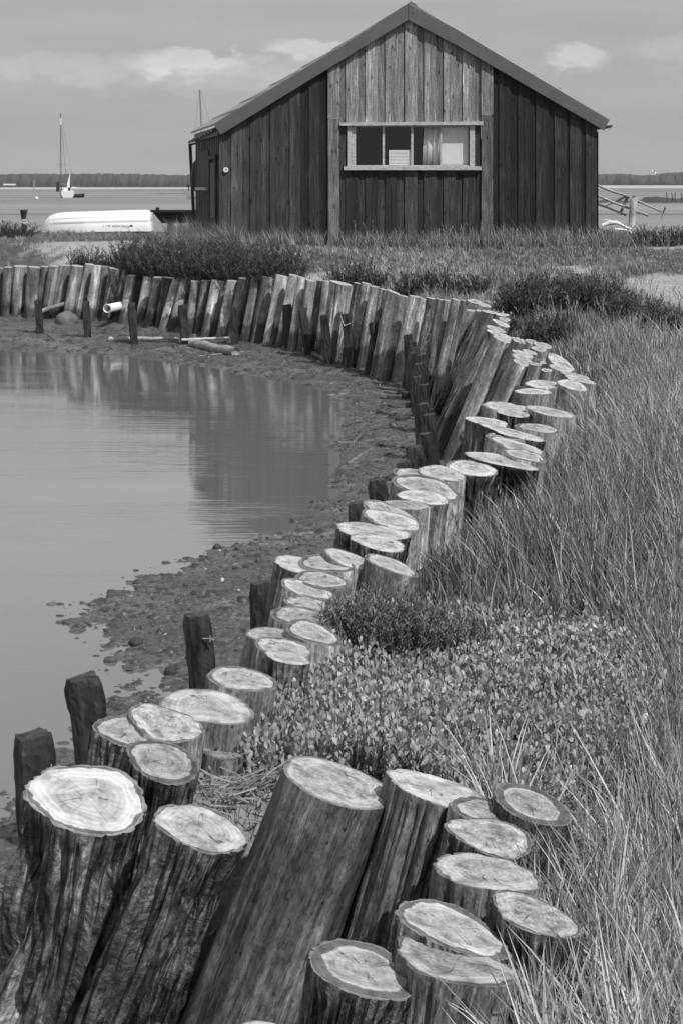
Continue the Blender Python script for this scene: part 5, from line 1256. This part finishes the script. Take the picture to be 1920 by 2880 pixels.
# ------------------------------------------------------------------ things lying on the mud
PIPE0 = at(302, 868, 24.0); PIPE1 = at(388, 850, 25.6)
d = (PIPE1 - PIPE0) / np.linalg.norm(PIPE1 - PIPE0); u = np.cross(d, (0, 0, 1.)); u /= np.linalg.norm(u); w = np.cross(u, d)
mb = MB(); n = 24
for P_, r_ in ((PIPE0, .060), (PIPE1, .060), (PIPE0, .052), (PIPE1, .052)):
    for k in range(n): t = 2 * math.pi * k / n; mb.v.append(tuple(P_ + (u * math.cos(t) + w * math.sin(t)) * r_)); mb.t.append(1)
for k in range(n):
    k2 = (k + 1) % n; mb.f += [(k, k2, n + k2, n + k), (2*n + k2, 2*n + k, 3*n + k, 3*n + k2), (k2, k, 2*n + k, 2*n + k2)]
tag(mb.build('drain_pipe', M['whitepvc'], smooth=True, loc=tuple(PIPE0)), 'white plastic drain pipe sticking out of the far log wall', 'pipe')
def lying(px0, py0, px1, py1, w0, w1, lb, cat, nm, tone, z=-.5, mat='drift', sag=0, end=False, lift=0.):
    a = atz(px0, py0, z); b = atz(px1, py1, z); 
    for q in (a, b): q[2] = float(ground_z(np.array([q[0]]), np.array([q[1]]))[0]) + lift
    r0 = w0 / 2 * a[1] / F; r1 = w1 / 2 * b[1] / F; n = 10; mb = MB(); pts = []; rr = []
    rs = np.random.RandomState(int(px0) % 991)
    for i in range(n + 1):
        t = i / n; p = a + (b - a) * t; j = .25 * r0 if 0 < i < n else 0
        p = p + np.array((0, rs.uniform(-j, j), rs.uniform(-j, j))); p[2] += r0 * .6 - sag * math.sin(math.pi * t); pts.append(p); rr.append((r0 + (r1 - r0) * t) * rs.uniform(.9, 1.1))
    mb.tube(pts, rr, 12); o = mb.build(nm, M[mat], smooth=True, loc=tuple(a)); o.color = (tone,) * 3 + (1,)
    return tag(o, lb, cat)
lying(118, 897, 302, 898, 13, 9, 'thin branch lying level behind the first two stakes', 'branch', 'driftwood_pole', .7, -.47, lift=.10)
lying(308, 941, 505, 944, 15, 8, 'pale rough pole lying behind the third stake', 'branch', 'driftwood_pole', 1.0, -.5, lift=.0)
lying(512, 950, 645, 951, 8, 7, 'narrow bleached board lying between the fourth and fifth stakes', 'plank', 'driftwood_board', 1.5, -.5, lift=.05)
lying(540, 960, 664, 985, 25, 29, 'short thick log fallen on the mud, its round end facing right', 'log', 'fallen_log', .85, -.53, lift=.0)
lying(880, 990, 922, 1008, 12, 14, 'dark wedge of wood leaning on the mud by the eighth stake', 'driftwood', 'wood_scrap', .25, -.52, lift=.01)
lying(866, 1098, 985, 1098, 7, 4, 'long pale stick lying across the water edge', 'stick', 'driftwood_stick', .7, -.6, lift=.0)
lying(963, 1191, 1004, 1183, 6, 4, 'short dark stick half in the water near the mud', 'stick', 'driftwood_stick', .25, -.62, lift=.0)
lying(950, 1234, 992, 1234, 6, 3, 'small dark stick lying just right of the water corner', 'stick', 'driftwood_stick', .25, -.62)
lying(975, 1290, 1045, 1250, 14, 5, 'flat worn plank on the mud left of the broad stakes', 'plank', 'driftwood_plank', .45, -.6, lift=-.01)
lying(1035, 1340, 1110, 1318, 5, 4, 'thin dark stick pointing at the short stake', 'stick', 'driftwood_stick', .2, -.58)
lying(1232, 1248, 1292, 1262, 20, 6, 'dark knobbly root lump between the stakes and the wall', 'root', 'dead_root', .2, -.52)
lying(115, 930, 155, 944, 5, 3, 'short twig on the mud at the foot of the leftmost stake', 'stick', 'driftwood_stick', .4, -.54)
lying(835, 1036, 880, 1036, 5, 3, 'thin dark twig lying level on the mud before the seventh stake', 'stick', 'driftwood_stick', .25, -.56)
lying(560, 988, 690, 982, 5, 4, 'pale twig in front of the fallen log', 'stick', 'driftwood_stick', .6, -.55)
def rock(px, py, w, h, lb, tone, z=-.52, seed=1, nm='boulder'):
    c = atz(px, py, z); c[2] = float(ground_z(np.array([c[0]]), np.array([c[1]]))[0]); r = w / 2 * c[1] / F; hz = h * c[1] / F
    mb = ball('r', (c[0], c[1], c[2] + hz * .25), r, None, None, None, hz / r * .75, 20)
    V = np.array(mb.v); dd = V - np.array([c[0], c[1], c[2] + hz * .25]); nn_ = fbm(dd[:, 0] / r * 1.6 + seed, dd[:, 1] / r * 1.6, dd[:, 2] / r * 1.6, seed, 3)
    V = V + dd * (nn_[:, None] - .5) * .9; mb.v = [tuple(v) for v in V]
    o = mb.build(nm, M['rock'], smooth=True, loc=tuple(c)); o.color = (tone,) * 3 + (1,); return tag(o, lb, 'rock')
rock(186, 912, 62, 30, 'rounded muddy boulder on the mud between the first two stakes', .9, seed=3)
rock(845, 966, 12, 10, 'small white stone between the sixth and seventh stakes', 4.0, seed=5, nm='stone')
rock(937, 992, 8, 7, 'tiny white pebble beside the eighth stake', 4.5, seed=6, nm='stone')
rock(1140, 1095, 26, 16, 'dark round stone left of the slim stake', .4, seed=7, nm='stone')
rock(1150, 1120, 22, 14, 'second dark stone, just below the round one by the stakes', .4, seed=8, nm='stone')
rock(1125, 1155, 34, 16, 'dark flat stone left of the block headed stake', .35, seed=9, nm='stone')
rock(626, 1632, 12, 10, 'small pale stone alone on the open mud', 3.5, -.6, 10, 'stone')
rock(478, 1868, 34, 20, 'black stone on the mud left of the tall weathered stake', .2, -.6, 11, 'stone')
rock(385, 1800, 38, 20, 'dark stone on the mud above the water line, right of the spit', .3, -.62, 12, 'stone')
rock(612, 1545, 24, 14, 'dark stone standing at the top of the muddy spit', .3, -.64, 13, 'stone')
rock(312, 1868, 40, 14, 'flat weedy stone awash at the edge of the spit', .5, -.66, 14, 'stone')
rock(148, 1708, 34, 12, 'low stone awash off the left tip of the spit', .6, -.66, 15, 'stone')
rock(185, 1716, 20, 10, 'pale little stone at the left tip of the spit', 1.8, -.66, 16, 'stone')
rock(112, 1762, 12, 6, 'lonely pebble out in the water left of the spit', .7, -.65, 17, 'stone')

# ------------------------------------------------------------------ plants
def blades(name, x, y, h, w, tone, rs, seg=3, lean=(-.10, 0.), spread=.28, bend=.35, z=None):
    n = len(x); z0 = ground_z(x, y, False) - .01 if z is None else z
    az = rs.uniform(0, 2 * np.pi, n); sp = rs.gamma(2., spread / 2, n)
    bx = np.cos(az) * sp + lean[0] + rs.normal(0, .04, n); by = np.sin(az) * sp + lean[1]
    bx2 = bx + np.cos(az) * bend * rs.rand(n); by2 = by + np.sin(az) * bend * rs.rand(n)
    wa = rs.uniform(-1.0, 1.0, n); wx, wy = np.cos(wa), np.sin(wa)
    V = np.zeros((n, 2 * seg + 1, 3)); T = np.zeros((n, 2 * seg + 1))
    for i in range(seg + 1):
        t = i / seg; cx = x + h * (bx * t + (bx2 - bx) * t * t); cy = y + h * (by * t + (by2 - by) * t * t); cz = z0 + h * t * (1 - .18 * t * (np.abs(bx2) + np.abs(by2)))
        ww = w * .5 * (1 - t ** 1.6) * (.75 + .5 * min(t * 3, 1) * .5)
        if i < seg:
            V[:, 2*i, 0] = cx - wx * ww; V[:, 2*i, 1] = cy - wy * ww; V[:, 2*i, 2] = cz
            V[:, 2*i+1, 0] = cx + wx * ww; V[:, 2*i+1, 1] = cy + wy * ww; V[:, 2*i+1, 2] = cz
        else:
            V[:, 2*i, 0] = cx; V[:, 2*i, 1] = cy; V[:, 2*i, 2] = cz
    T[:] = tone[:, None]
    k = 2 * seg + 1; b = (np.arange(n) * k)[:, None]; tri = []
    for i in range(seg - 1): tri += [(2*i, 2*i+1, 2*i+3), (2*i, 2*i+3, 2*i+2)]
    tri += [(2*seg-2, 2*seg-1, 2*seg)]
    Fa = (b[:, :, None] + np.array(tri)[None]).reshape(-1, 3)
    return V.reshape(-1, 3), Fa, T.ravel()
def join(parts):
    off = 0; V = []; Fs = []; T = []
    for v, f, t in parts: V.append(v); Fs.append(f + off); T.append(t); off += len(v)
    return np.concatenate(V), np.concatenate(Fs), np.concatenate(T)
def near_logs(x, y, m=.0):
    bad = np.zeros(x.shape, bool)
    for lx, ly, r in LOGPOS:
        if ly > 15: continue
        bad |= (x - lx) ** 2 + (y - ly) ** 2 < (r * .95 + m) ** 2
    return bad
# fleshy leaved mat
def leaves(x, y, z, d, L, wd, tone, rs, cup=.25):
    """oval leaves; d (n,3) direction"""
    n = len(x); d = d / np.linalg.norm(d, axis=1)[:, None]
    a = rs.normal(0, 1, (n, 3)); s = np.cross(d, a); s /= np.linalg.norm(s, axis=1)[:, None]; nr = np.cross(s, d)
    P = np.stack([x, y, z], 1); prof = ((0, .10), (.30, .74), (.62, 1.0), (.86, .70)); V = []
    for t, ww in prof:
        c = P + d * (L * t)[:, None] + nr * (L * cup * t * t)[:, None]
        V += [c - s * (wd * .5 * ww)[:, None], c + s * (wd * .5 * ww)[:, None]]
    V.append(P + d * L[:, None] + nr * (L * cup)[:, None])
    V = np.stack(V, 1); tri = [(0, 1, 3), (0, 3, 2), (2, 3, 5), (2, 5, 4), (4, 5, 7), (4, 7, 6), (6, 7, 8)]
    Fa = ((np.arange(n) * 9)[:, None, None] + np.array(tri)[None]).reshape(-1, 3)
    return V.reshape(-1, 3), Fa, np.repeat(tone, 9)
# dark needle leaved shrubs
def shrub(px, by, wpx, hpx, lb, nst=110, nn=26, tone=(.035, .085), z=.12, Lm=1.0, seed=0, lean=0., group='dark feathery shrubs on the bank'):
    nst = int(nst * 1.6); c = gpt(px, by) if by < 1500 else atz(px, by, z)
    if by < 860 and px < 1330: c = at(px, by, max(c[1], 2.0 * F / (basey(px) - HZ) + .32 + wpx / 2 * c[1] / F * .85))
    rs = np.random.RandomState(700 + seed); Y = c[1]; R = wpx / 2 * Y / F * 1.1; H = hpx * Y / F * 1.18
    if by < 1500: H = max(.12, CAMZ - (by - hpx * .92 - HZ) / F * Y - float(ground_z(np.array([c[0]]), np.array([c[1]]), False)[0]))
    SHRUBPOS.append((c[0], c[1], R))
    n = nst; a = rs.uniform(0, 2 * np.pi, n); r = np.sqrt(rs.rand(n)) * R * .78
    bx = c[0] + r * np.cos(a); by_ = c[1] + r * np.sin(a) * .8; gz = float(ground_z(np.array([c[0]]), np.array([c[1]]), False)[0])
    hh = H * rs.uniform(.35, 1.08, n) * (1 - .30 * (r / (R * .78)) ** 2); ox = np.cos(a) * r * rs.uniform(.3, .9, n) + lean * hh; oy = np.sin(a) * r * .6 * rs.uniform(.3, .9, n)
    px_ = max(.0011, .0009 * Y / 4); out = []; ns = max(nn, int(H / (px_ * 3.2)))
    ns = min(ns, nn * 2)
    for j in range(ns):
        t = .12 + .88 * (j + rs.rand(n)) / ns; X = bx + ox * t ** 1.4; Y_ = by_ + oy * t ** 1.4; Z = gz + hh * t
        az = rs.uniform(0, 2 * np.pi, n); el = rs.uniform(.5, 1.3, n); d = np.stack([np.cos(az) * np.cos(el), np.sin(az) * np.cos(el), np.sin(el)], 1)
        L = (.020 * Lm + .0011 * Y) * rs.uniform(.6, 1.3, n)
        out.append(leaves(X, Y_, Z, d, L, L * .16 + .0001 * Y, rs.uniform(*tone, n), rs, .15))
    v, f, t = join(out); org = np.array((c[0], c[1], gz))
    root = empty('shrub', tuple(org)); tag(root, lb, 'shrub', group)
    link('foliage', mesh_arr('foliage', v - org, f, tone=t), M['needle'], root)
    # woody stems
    v, f, t = blades('st', bx, by_, hh, np.full(n, .003 + .0002 * Y), rs.uniform(.03, .07, n), rs, 3, (0, 0), .05, .1, np.full(n, gz))
    for i in range(n):
        k = 7; s_ = slice(i * k, i * k + k); zz = (v[s_, 2] - gz) / max(hh[i], 1e-3); v[s_, 0] += ox[i] * np.clip(zz, 0, 1) ** 1.4; v[s_, 1] += oy[i] * np.clip(zz, 0, 1) ** 1.4
    link('stems', mesh_arr('stems', v - org, f, tone=t), M['needle'], root)
SH = [
 (247, 752, 92, 66, 'single spiky dark shrub behind the tallest log at the far left', 80, 18),
 (355, 757, 130, 60, 'low dark shrub between the spiky one and the big dark heap', 90, 18),
 (450, 760, 150, 92, 'left end of the big dark heap of shrubs, above the bleached leaning log', 130, 20),
 (565, 765, 160, 104, 'high shrub in the middle of the dark heap left of the leafy wall top', 140, 20),
 (670, 768, 160, 108, 'shrub of the dark heap right above the leafy wall top', 140, 20),
 (775, 772, 150, 112, 'right end of the big dark heap, beside the small sandy patch', 140, 20),
 (385, 704, 130, 60, 'shrub beside the dinghy stern in front of the black punt', 110, 16),
 (500, 708, 190, 50, 'shady shrub in front of the black punt at the shed corner', 130, 16),
 (1000, 800, 150, 78, 'dark shrub right of the sandy patch, above the broad cracked log', 130, 20),
 (1180, 838, 120, 84, 'dark shrub above the chisel headed log at the bend', 120, 20),
 (1245, 836, 110, 86, 'dark shrub left of the tiny sandy gap above the bend', 120, 20),
 (1320, 826, 90, 62, 'smaller dark shrub right of the tiny sandy gap', 90, 20),
 (1475, 905, 130, 145, 'dark shrub at the left of the heathy patch near the right path', 130, 22),
 (1570, 890, 160, 142, 'broad dark shrub second from the left in the heathy patch', 150, 22),
 (1680, 895, 160, 138, 'broad dark shrub in the heathy patch just before the pale path', 150, 22),
 (1770, 930, 140, 125, 'dark shrub with tips against the pale sandy path', 130, 22),
 (1860, 965, 130, 118, 'dark shrub near the right edge below the pale sandy path', 130, 22),
 (1540, 985, 140, 120, 'dark shrub low in the grass above the tilted oval log end', 110, 22),
 (1430, 945, 46, 62, 'little black shrub touching the log ends at the bend', 60, 22),
 (1840, 692, 150, 62, 'shrub right of the driftwood branch below the fence', 110, 16),
 (1650, 690, 120, 60, 'dark tussock against the right foot of the shed front', 100, 16),
 (1935, 690, 90, 66, 'dark shrub cut by the right edge beside the far sand', 80, 16),
 (25, 668, 150, 50, 'dark low shrub below the wooden bollard at the left edge', 100, 14),
 (1015, 1925, 190, 215, 'feathery dark plant rising behind the lower mottled log end', 120, 60),
 (1130, 1922, 180, 205, 'feathery plant in the middle of the near dark thicket', 120, 60),
 (1250, 1910, 190, 185, 'feathery plant at the right of the near dark thicket', 120, 60),
]
for i, s_ in enumerate(SH): shrub(s_[0], s_[1], s_[2], s_[3], s_[4], s_[5], s_[6], seed=i, z=.12, tone=(.045, .14) if i < 23 else (.11, .27), Lm=1.0 if i < 23 else .62, group='dark feathery shrubs on the bank')
shrub(882, 1875, 62, 130, 'single upright sprig standing before the dark ringed end', 9, 46, (.05, .12), z=.16, seed=90, group='dark feathery shrubs on the bank')

YB = np.arange(3.7, 17.5, .2)
ROWX = np.array([max([lx + r * .8 for lx, ly, r in LOGPOS if abs(ly - yb) < .3 and ly < 18] or [-9]) for yb in YB])
for i_ in range(1, len(YB)):
    if ROWX[i_] < -5: ROWX[i_] = ROWX[i_ - 1]
def rowdist(x, y):
    return np.where((y > 3.7) & (y < 17.2), x - np.interp(y, YB, ROWX), 9.)
def landmask(x, y, margin=.02, sand=True, leaf=True, sandkeep=.04, leafkeep=.012, rs=None):
    ok = sdist(LANDPOLY, x, y) > margin
    ok &= ~((y > 25.95) & (y < 29.9) & (x > np.interp(y, [26, 29.8], [-1.86, -2.56])) & (x < 3.92))
    if sand:
        for p in SANDS: ok &= ~((sdist(p, x, y) < .03 * y / 3 * rs.uniform(-1, 1.5, x.shape)) & (rs.rand(*x.shape) > sandkeep))
    if leaf: ok &= ~((sdist(LEAFZ, x, y) < rs.uniform(-.05, .06, x.shape)) & (rs.rand(*x.shape) > leafkeep))
    ok &= (rowdist(x, y) > .03) | (y < 4.3)
    for sx_, sy_, sr in SHRUBPOS: ok &= ((x - sx_) ** 2 + ((y - sy_ + sr * .9) * .55) ** 2 > (sr * .95) ** 2) | (rs.rand(*x.shape) < .04)
    return ok & ~near_logs(x, y, .02)
def field(seed, n, xr, yr, hr, w, tr, seg, dens_noise=.5, lean=(-.10, 0), spread=.28, xlim=None, pale=.06, tuft=14, tr_=.045):
    """tufts of blades: each tuft has its own height, tone and lean"""
    rs = np.random.RandomState(seed); nt = n // tuft; x = rs.uniform(*xr, nt); y = rs.uniform(*yr, nt)
    if xlim is not None: k = (x < xlim[1] * y + .5) & (x > xlim[0] * y - .5); x, y = x[k], y[k]
    c = fbm(x * 2.2, y * 2.2, 0, 31, 3); keep = rs.rand(len(x)) < (1 - dens_noise) + dens_noise * sstep(.38, .6, c)
    x, y = x[keep], y[keep]; nt = len(x)
    th = rs.uniform(.65, 1.2, nt); tt_ = np.exp(rs.normal(0, .30, nt)); tl = rs.normal(0, .12, nt); rad = tr_ * rs.uniform(.4, 1.3, nt)
    rep = rs.poisson(tuft, nt); ii = np.repeat(np.arange(nt), rep); m = len(ii)
    a = rs.uniform(0, 6.28, m); r = rad[ii] * np.sqrt(rs.rand(m)); X = x[ii] + r * np.cos(a); Y = y[ii] + r * np.sin(a)
    ok = landmask(X, Y, rs=rs); X, Y, ii, a, r = X[ok], Y[ok], ii[ok], a[ok], r[ok]; m = len(X)
    c = fbm(X * 1.1, Y * 1.1, 0, 77, 3); c2 = fbm(X * .45 * 8 / (4 + Y), Y * .45 * 8 / (4 + Y), 0, 78, 2)
    h = rs.uniform(hr[0], hr[1], m) * (.55 + .9 * c) * th[ii]; h *= np.where(rs.rand(m) < .05, 1.3, 1)
    edge = np.minimum(sdist(LANDPOLY, X, Y), rowdist(X, Y)); h *= .40 + .60 * np.where(Y < 4, sstep(0, .2, edge), sstep(0, .55, edge))
    h *= 1 - .45 * sstep(.16, .20, X / np.maximum(Y, 1)) * sstep(15, 18, Y)
    t = 2.25 * rs.uniform(tr[0] * .6, tr[1] * 1.15, m) * (.30 + 1.4 * c2) * (.5 + 1.0 * c) * tt_[ii]; t = np.where(rs.rand(m) < pale, rs.uniform(.40, .68, m), t)
    lx = lean[0] * (.4 + 1.6 * fbm(X * .8 + 5, Y * .8, 0, 91, 2)) + tl[ii] + np.cos(a) * r / rad[ii] * .22; ly = lean[1] + np.sin(a) * r / rad[ii] * .22
    return blades('g', X, Y, h, w * rs.uniform(.5, 1.5, m), np.clip(t, .02, .7), rs, seg, (lx, ly), spread * .6)
G = [field(1, 92000, (-.1, 2.9), (1.2, 5.2), (.10, .235), .0052, (.10, .24), 4, .2, (-.07, -.02), .40, (-1, .36)),
     field(2, 62000, (.2, 3.6), (5.0, 11.0), (.16, .33), .0066, (.09, .22), 3, .4, (-.09, -.02), .30, (-1, .26)),
     field(3, 95000, (.8, 5.6), (10.8, 19.0), (.11, .24), .0092, (.08, .20), 3, .45, (-.08, 0), .22, (-1, .26))]
v, f, t = join(G); tag(link('tall_grass', mesh_arr('tall_grass', v, f, tone=t), M['blade']), 'dense tall wiry grass covering the bank right of the logs', 'grass', kind='stuff')
G = [field(4, 120000, (-8, 8), (18.2, 22.5), (.07, .16), .008, (.10, .20), 2, .4, (-.08, 0), .25, (-.30, .30)),
     field(5, 110000, (-9, 9), (22.3, 25.95), (.035, .09), .010, (.10, .19), 2, .3, (-.08, 0), .25, (-.30, .30)),
     field(6, 9000, (-3, 4.6), (25.3, 25.93), (.12, .36), .009, (.07, .16), 3, .3, (-.16, 0), .30, (-.30, .30)),
     field(7, 70000, (-13, 13), (26.0, 38.0), (.04, .10), .009, (.08, .16), 2, .4, (-.06, 0), .25, (-.34, .34)),
     field(8, 6000, (-2.6, -1.5), (25.2, 27.0), (.25, .50), .009, (.06, .14), 3, .2, (-.35, -.1), .35, None)]
v, f, t = join(G); tag(link('meadow_grass', mesh_arr('meadow_grass', v, f, tone=t), M['blade']), 'rough grass between the far log wall and the shed', 'grass', kind='stuff')
# tall flowering stalks that stand above the rest
rs = np.random.RandomState(9); n = 1500; y = rs.uniform(3.2, 25.5, n) ; x = rs.uniform(-.02, .26, n) * y + .35
ok = landmask(x, y, .4, rs=rs) & (rowdist(x, y) > .35); x, y = x[ok], y[ok]; 
v, f, t = blades('s', x, y, rs.uniform(.26, .46, len(x)), .0028 * (1 + y / 14), rs.uniform(.16, .36, len(x)), rs, 4, (-.08, 0), .16)
ex = []
for q in range(9):
    i9 = np.arange(len(x)); tip = v.reshape(len(x), 9, 3); k9 = tip[:, 8] + (tip[:, 6] - tip[:, 8]) * (q / 7.0)
    d9 = np.stack([rs.normal(0, .35, len(x)), rs.normal(0, .35, len(x)), np.full(len(x), 1.)], 1)
    ex.append(leaves(k9[:, 0], k9[:, 1], k9[:, 2], d9, np.full(len(x), .016) * (1 + y / 30), np.full(len(x), .0030) * (1 + y / 12), t.reshape(len(x), 9)[:, 0] * 1.1, rs, .1))
v, f, t = join([(v, f, t)] + ex)
tag(link('grass_stalks', mesh_arr('grass_stalks', v, f, tone=t), M['blade']), 'tall pale flowering grass stalks scattered over the bank', 'grass', kind='stuff')

def leafmat(seed, poly, n, hmax, L0, W0, tr, per=9, lm=True):
    rs = np.random.RandomState(seed); px = [p[0] for p in poly]; py = [p[1] for p in poly]
    x = rs.uniform(min(px) - .1, max(px) + .1, n); y = rs.uniform(min(py) - .15, max(py) + .15, n)
    k = sdist(poly, x, y) < rs.normal(-.02, .06, n); k &= sdist(LANDPOLY, x, y) > -.05; k &= ~near_logs(x, y, -.012); x, y = x[k], y[k]; m = len(x)
    c = fbm(x * 5, y * 5, 0, 41, 3); h = hmax * rs.uniform(.65, 1.0, m) * (.55 + .8 * c); lx = rs.normal(0, .25, m); ly = rs.normal(0, .25, m)
    z0 = ground_z(x, y, False); out = []
    for j in range(per):
        t = (j + 1) / per; az = j * 2.4 + rs.uniform(0, 6.28, m)
        el = rs.uniform(.75, 1.5, m); d = np.stack([np.cos(az) * np.cos(el), np.sin(az) * np.cos(el), np.sin(el)], 1)
        L = L0 * rs.uniform(.6, 1.15, m) * (1.05 - .25 * t); 
        out.append(leaves(x + lx * h * t, y + ly * h * t, z0 + h * t - L * .25, d, L, W0 * rs.uniform(.7, 1.2, m), rs.uniform(*tr, m) * (.85 + .3 * c), rs))
    return join(out)
A = leafmat(51, LEAFZ, 14500, .12, .0225, .0100, (.25, .44), 11)
v, f, t = A; tag(link('leafy_ground_cover', mesh_arr('leafy_ground_cover', v, f, tone=t), M['leaf']), 'mat of small fleshy oval leaves spreading behind the near logs', 'ground cover', kind='stuff')
SP = []
for (pp, n_, hh) in ((PX([(655, 772), (745, 768), (745, 790), (660, 792)], .3), 90, .10), (PX([(1275, 835), (1390, 858), (1395, 880), (1290, 862)], .25), 120, .13), (PX([(1480, 1000), (1530, 1000), (1520, 1035), (1480, 1030)], .2), 60, .10)):
    SP.append(leafmat(60 + n_, pp, n_ * 6, hh, .045, .022, (.18, .36), 6))
v, f, t = join(SP); tag(link('wall_top_leaves', mesh_arr('wall_top_leaves', v, f, tone=t), M['leaf']), 'small pale leaves sprouting over the tops of the log wall', 'ground cover', kind='stuff')

# dry stalks and litter
def litter(poly, n, L, w, tone, seed, zlift=.012, tilt=.18):
    rs = np.random.RandomState(seed); px = [p[0] for p in poly]; py = [p[1] for p in poly]
    x = rs.uniform(min(px), max(px), n); y = rs.uniform(min(py), max(py), n); k = (sdist(poly, x, y) < .02) & (sdist(LANDPOLY, x, y) > .0) & ~near_logs(x, y); x, y = x[k], y[k]; m = len(x)
    a = rs.uniform(0, 6.28, m); l = L * rs.uniform(.3, 1.3, m); e = rs.normal(0, tilt, m); z0 = ground_z(x, y, False) + zlift + rs.rand(m) * .02
    P0 = np.stack([x, y, z0], 1); D = np.stack([np.cos(a) * l, np.sin(a) * l, e * l], 1); S_ = np.stack([-np.sin(a), np.cos(a), np.zeros(m)], 1) * w * rs.uniform(.5, 1.3, m)[:, None]; U = np.array((0, 0, w))
    bow = np.stack([-np.sin(a), np.cos(a), np.zeros(m)], 1) * (rs.normal(0, .12, m) * l)[:, None]; V = []
    for t in (0, .5, 1.):
        c = P0 + D * t + bow * (1 - (2 * t - 1) ** 2); V += [c - S_ / 2, c + U[None], c + S_ / 2]
    V = np.stack(V, 1); tri = [(0, 1, 4), (0, 4, 3), (1, 2, 5), (1, 5, 4), (3, 4, 7), (3, 7, 6), (4, 5, 8), (4, 8, 7)]
    Fa = ((np.arange(m) * 9)[:, None, None] + np.array(tri)[None]).reshape(-1, 3)
    return V.reshape(-1, 3), Fa, np.repeat(rs.uniform(*tone, m), 9)
LA = litter(SANDS[7], 2200, .07, .0026, (.10, .42), 5); LB = litter(PX([(1380, 2130), (1800, 2080), (1850, 2500), (1500, 2600)]), 3200, .08, .0022, (.08, .34), 6)
v, f, t = join([LA, LB]); tag(link('dry_stalk_litter', mesh_arr('dry_stalk_litter', v, f, tone=t), M['blade']), 'bleached dead stalks littering the sandy ground between the logs', 'dry stalks', kind='stuff')
# lumps on the mud
def clods(n, seed):
    rs = np.random.RandomState(seed); Y = 4 + 20 * rs.rand(n) ** 1.3; X = rs.uniform(-.22, .09, n) * Y
    k = (sdist(LANDPOLY, X, Y) < -.03) & (sdist(SHOREPOLY, X, Y) > -.10 * rs.rand(n)); X, Y = X[k], Y[k]; m = len(X)
    base = np.array([(1, 0, 0), (0, 1, 0), (-1, 0, 0), (0, -1, 0), (.7, .7, 0), (-.7, .7, 0), (-.7, -.7, 0), (.7, -.7, 0), (.55, 0, .7), (0, .55, .75), (-.55, 0, .7), (0, -.55, .65), (0, 0, .95)])
    tri = [(0, 4, 8), (4, 1, 9), (4, 9, 8), (1, 5, 9), (5, 2, 10), (5, 10, 9), (2, 6, 10), (6, 3, 11), (6, 11, 10), (3, 7, 11), (7, 0, 8), (7, 8, 11), (8, 9, 12), (9, 10, 12), (10, 11, 12), (11, 8, 12)]
    s = (.004 + .015 * rs.rand(m) ** 4) * (1 + Y / 16); V = base[None] * s[:, None, None] * (1 + rs.normal(0, .25, (m, 13, 1))); V[:, :, 0] *= rs.uniform(.8, 1.8, m)[:, None]; V[:, :, 2] *= rs.uniform(.4, .9, m)[:, None]
    V += np.stack([X, Y, ground_z(X, Y) - s * .15], 1)[:, None]; Fa = ((np.arange(m) * 13)[:, None, None] + np.array(tri)[None]).reshape(-1, 3)
    return V.reshape(-1, 3), Fa
v, f = clods(26000, 3); tag(link('mud_clods', mesh_arr('mud_clods', v, f), M['clod']), 'small wet clods and shell bits strewn over the mud', 'mud clods', kind='stuff')

def shells():
    rs = np.random.RandomState(77); n = 260; Y = 5 + 18 * rs.rand(n); X = rs.uniform(-.2, .08, n) * Y
    k = (sdist(LANDPOLY, X, Y) < -.05) & (sdist(SHOREPOLY, X, Y) > .05); X, Y = X[k], Y[k]; m = len(X); az = rs.uniform(0, 6.28, m)
    d = np.stack([np.cos(az), np.sin(az), rs.uniform(.1, .6, m)], 1)
    v, f, t = leaves(X, Y, ground_z(X, Y) + .006, d, rs.uniform(.008, .02, m), rs.uniform(.006, .014, m), rs.uniform(.4, .75, m), rs, .4)
    tag(link('shell_bits', mesh_arr('shell_bits', v, f, tone=t), M['leaf']), 'pale broken shells scattered on the dark mud', 'shells', kind='stuff')
shells()


# ------------------------------------------------------------------ bring the plan to metres
METRIC = ('boat_shed', 'curtain', 'blind', 'notice_board', 'round_badge', 'hanging_fender', 'upturned_dinghy', 'tarred_punt', 'mooring_bollard', 'mooring_rope', 'broken_rail_fence', 'driftwood_branch')
for o in list(COL.objects):
    if o.parent is not None or o.type in ('CAMERA', 'LIGHT'): continue
    if o.name.split('.')[0] in METRIC: o.location.z += .75       # already in metres, set on the higher ground
    else:
        o.location = o.location * 1.5; o.scale = (1.5, 1.5, 1.5)

def haze():
    m = bpy.data.materials.new('sea_haze'); m.use_nodes = True; N = m.node_tree.nodes; L = m.node_tree.links
    N.remove(N['Principled BSDF']); v = N.new('ShaderNodeVolumePrincipled'); v.inputs['Color'].default_value = (.93, .93, .93, 1)
    v.inputs['Density'].default_value = .00012; v.inputs['Anisotropy'].default_value = .2
    L.new(v.outputs[0], N['Material Output'].inputs['Volume'])
    mb = MB(); mb.box(-2400, 2400, -60, 3900, -5, 46); o = mb.build('haze', m); tag(o, kind='stuff')
haze()
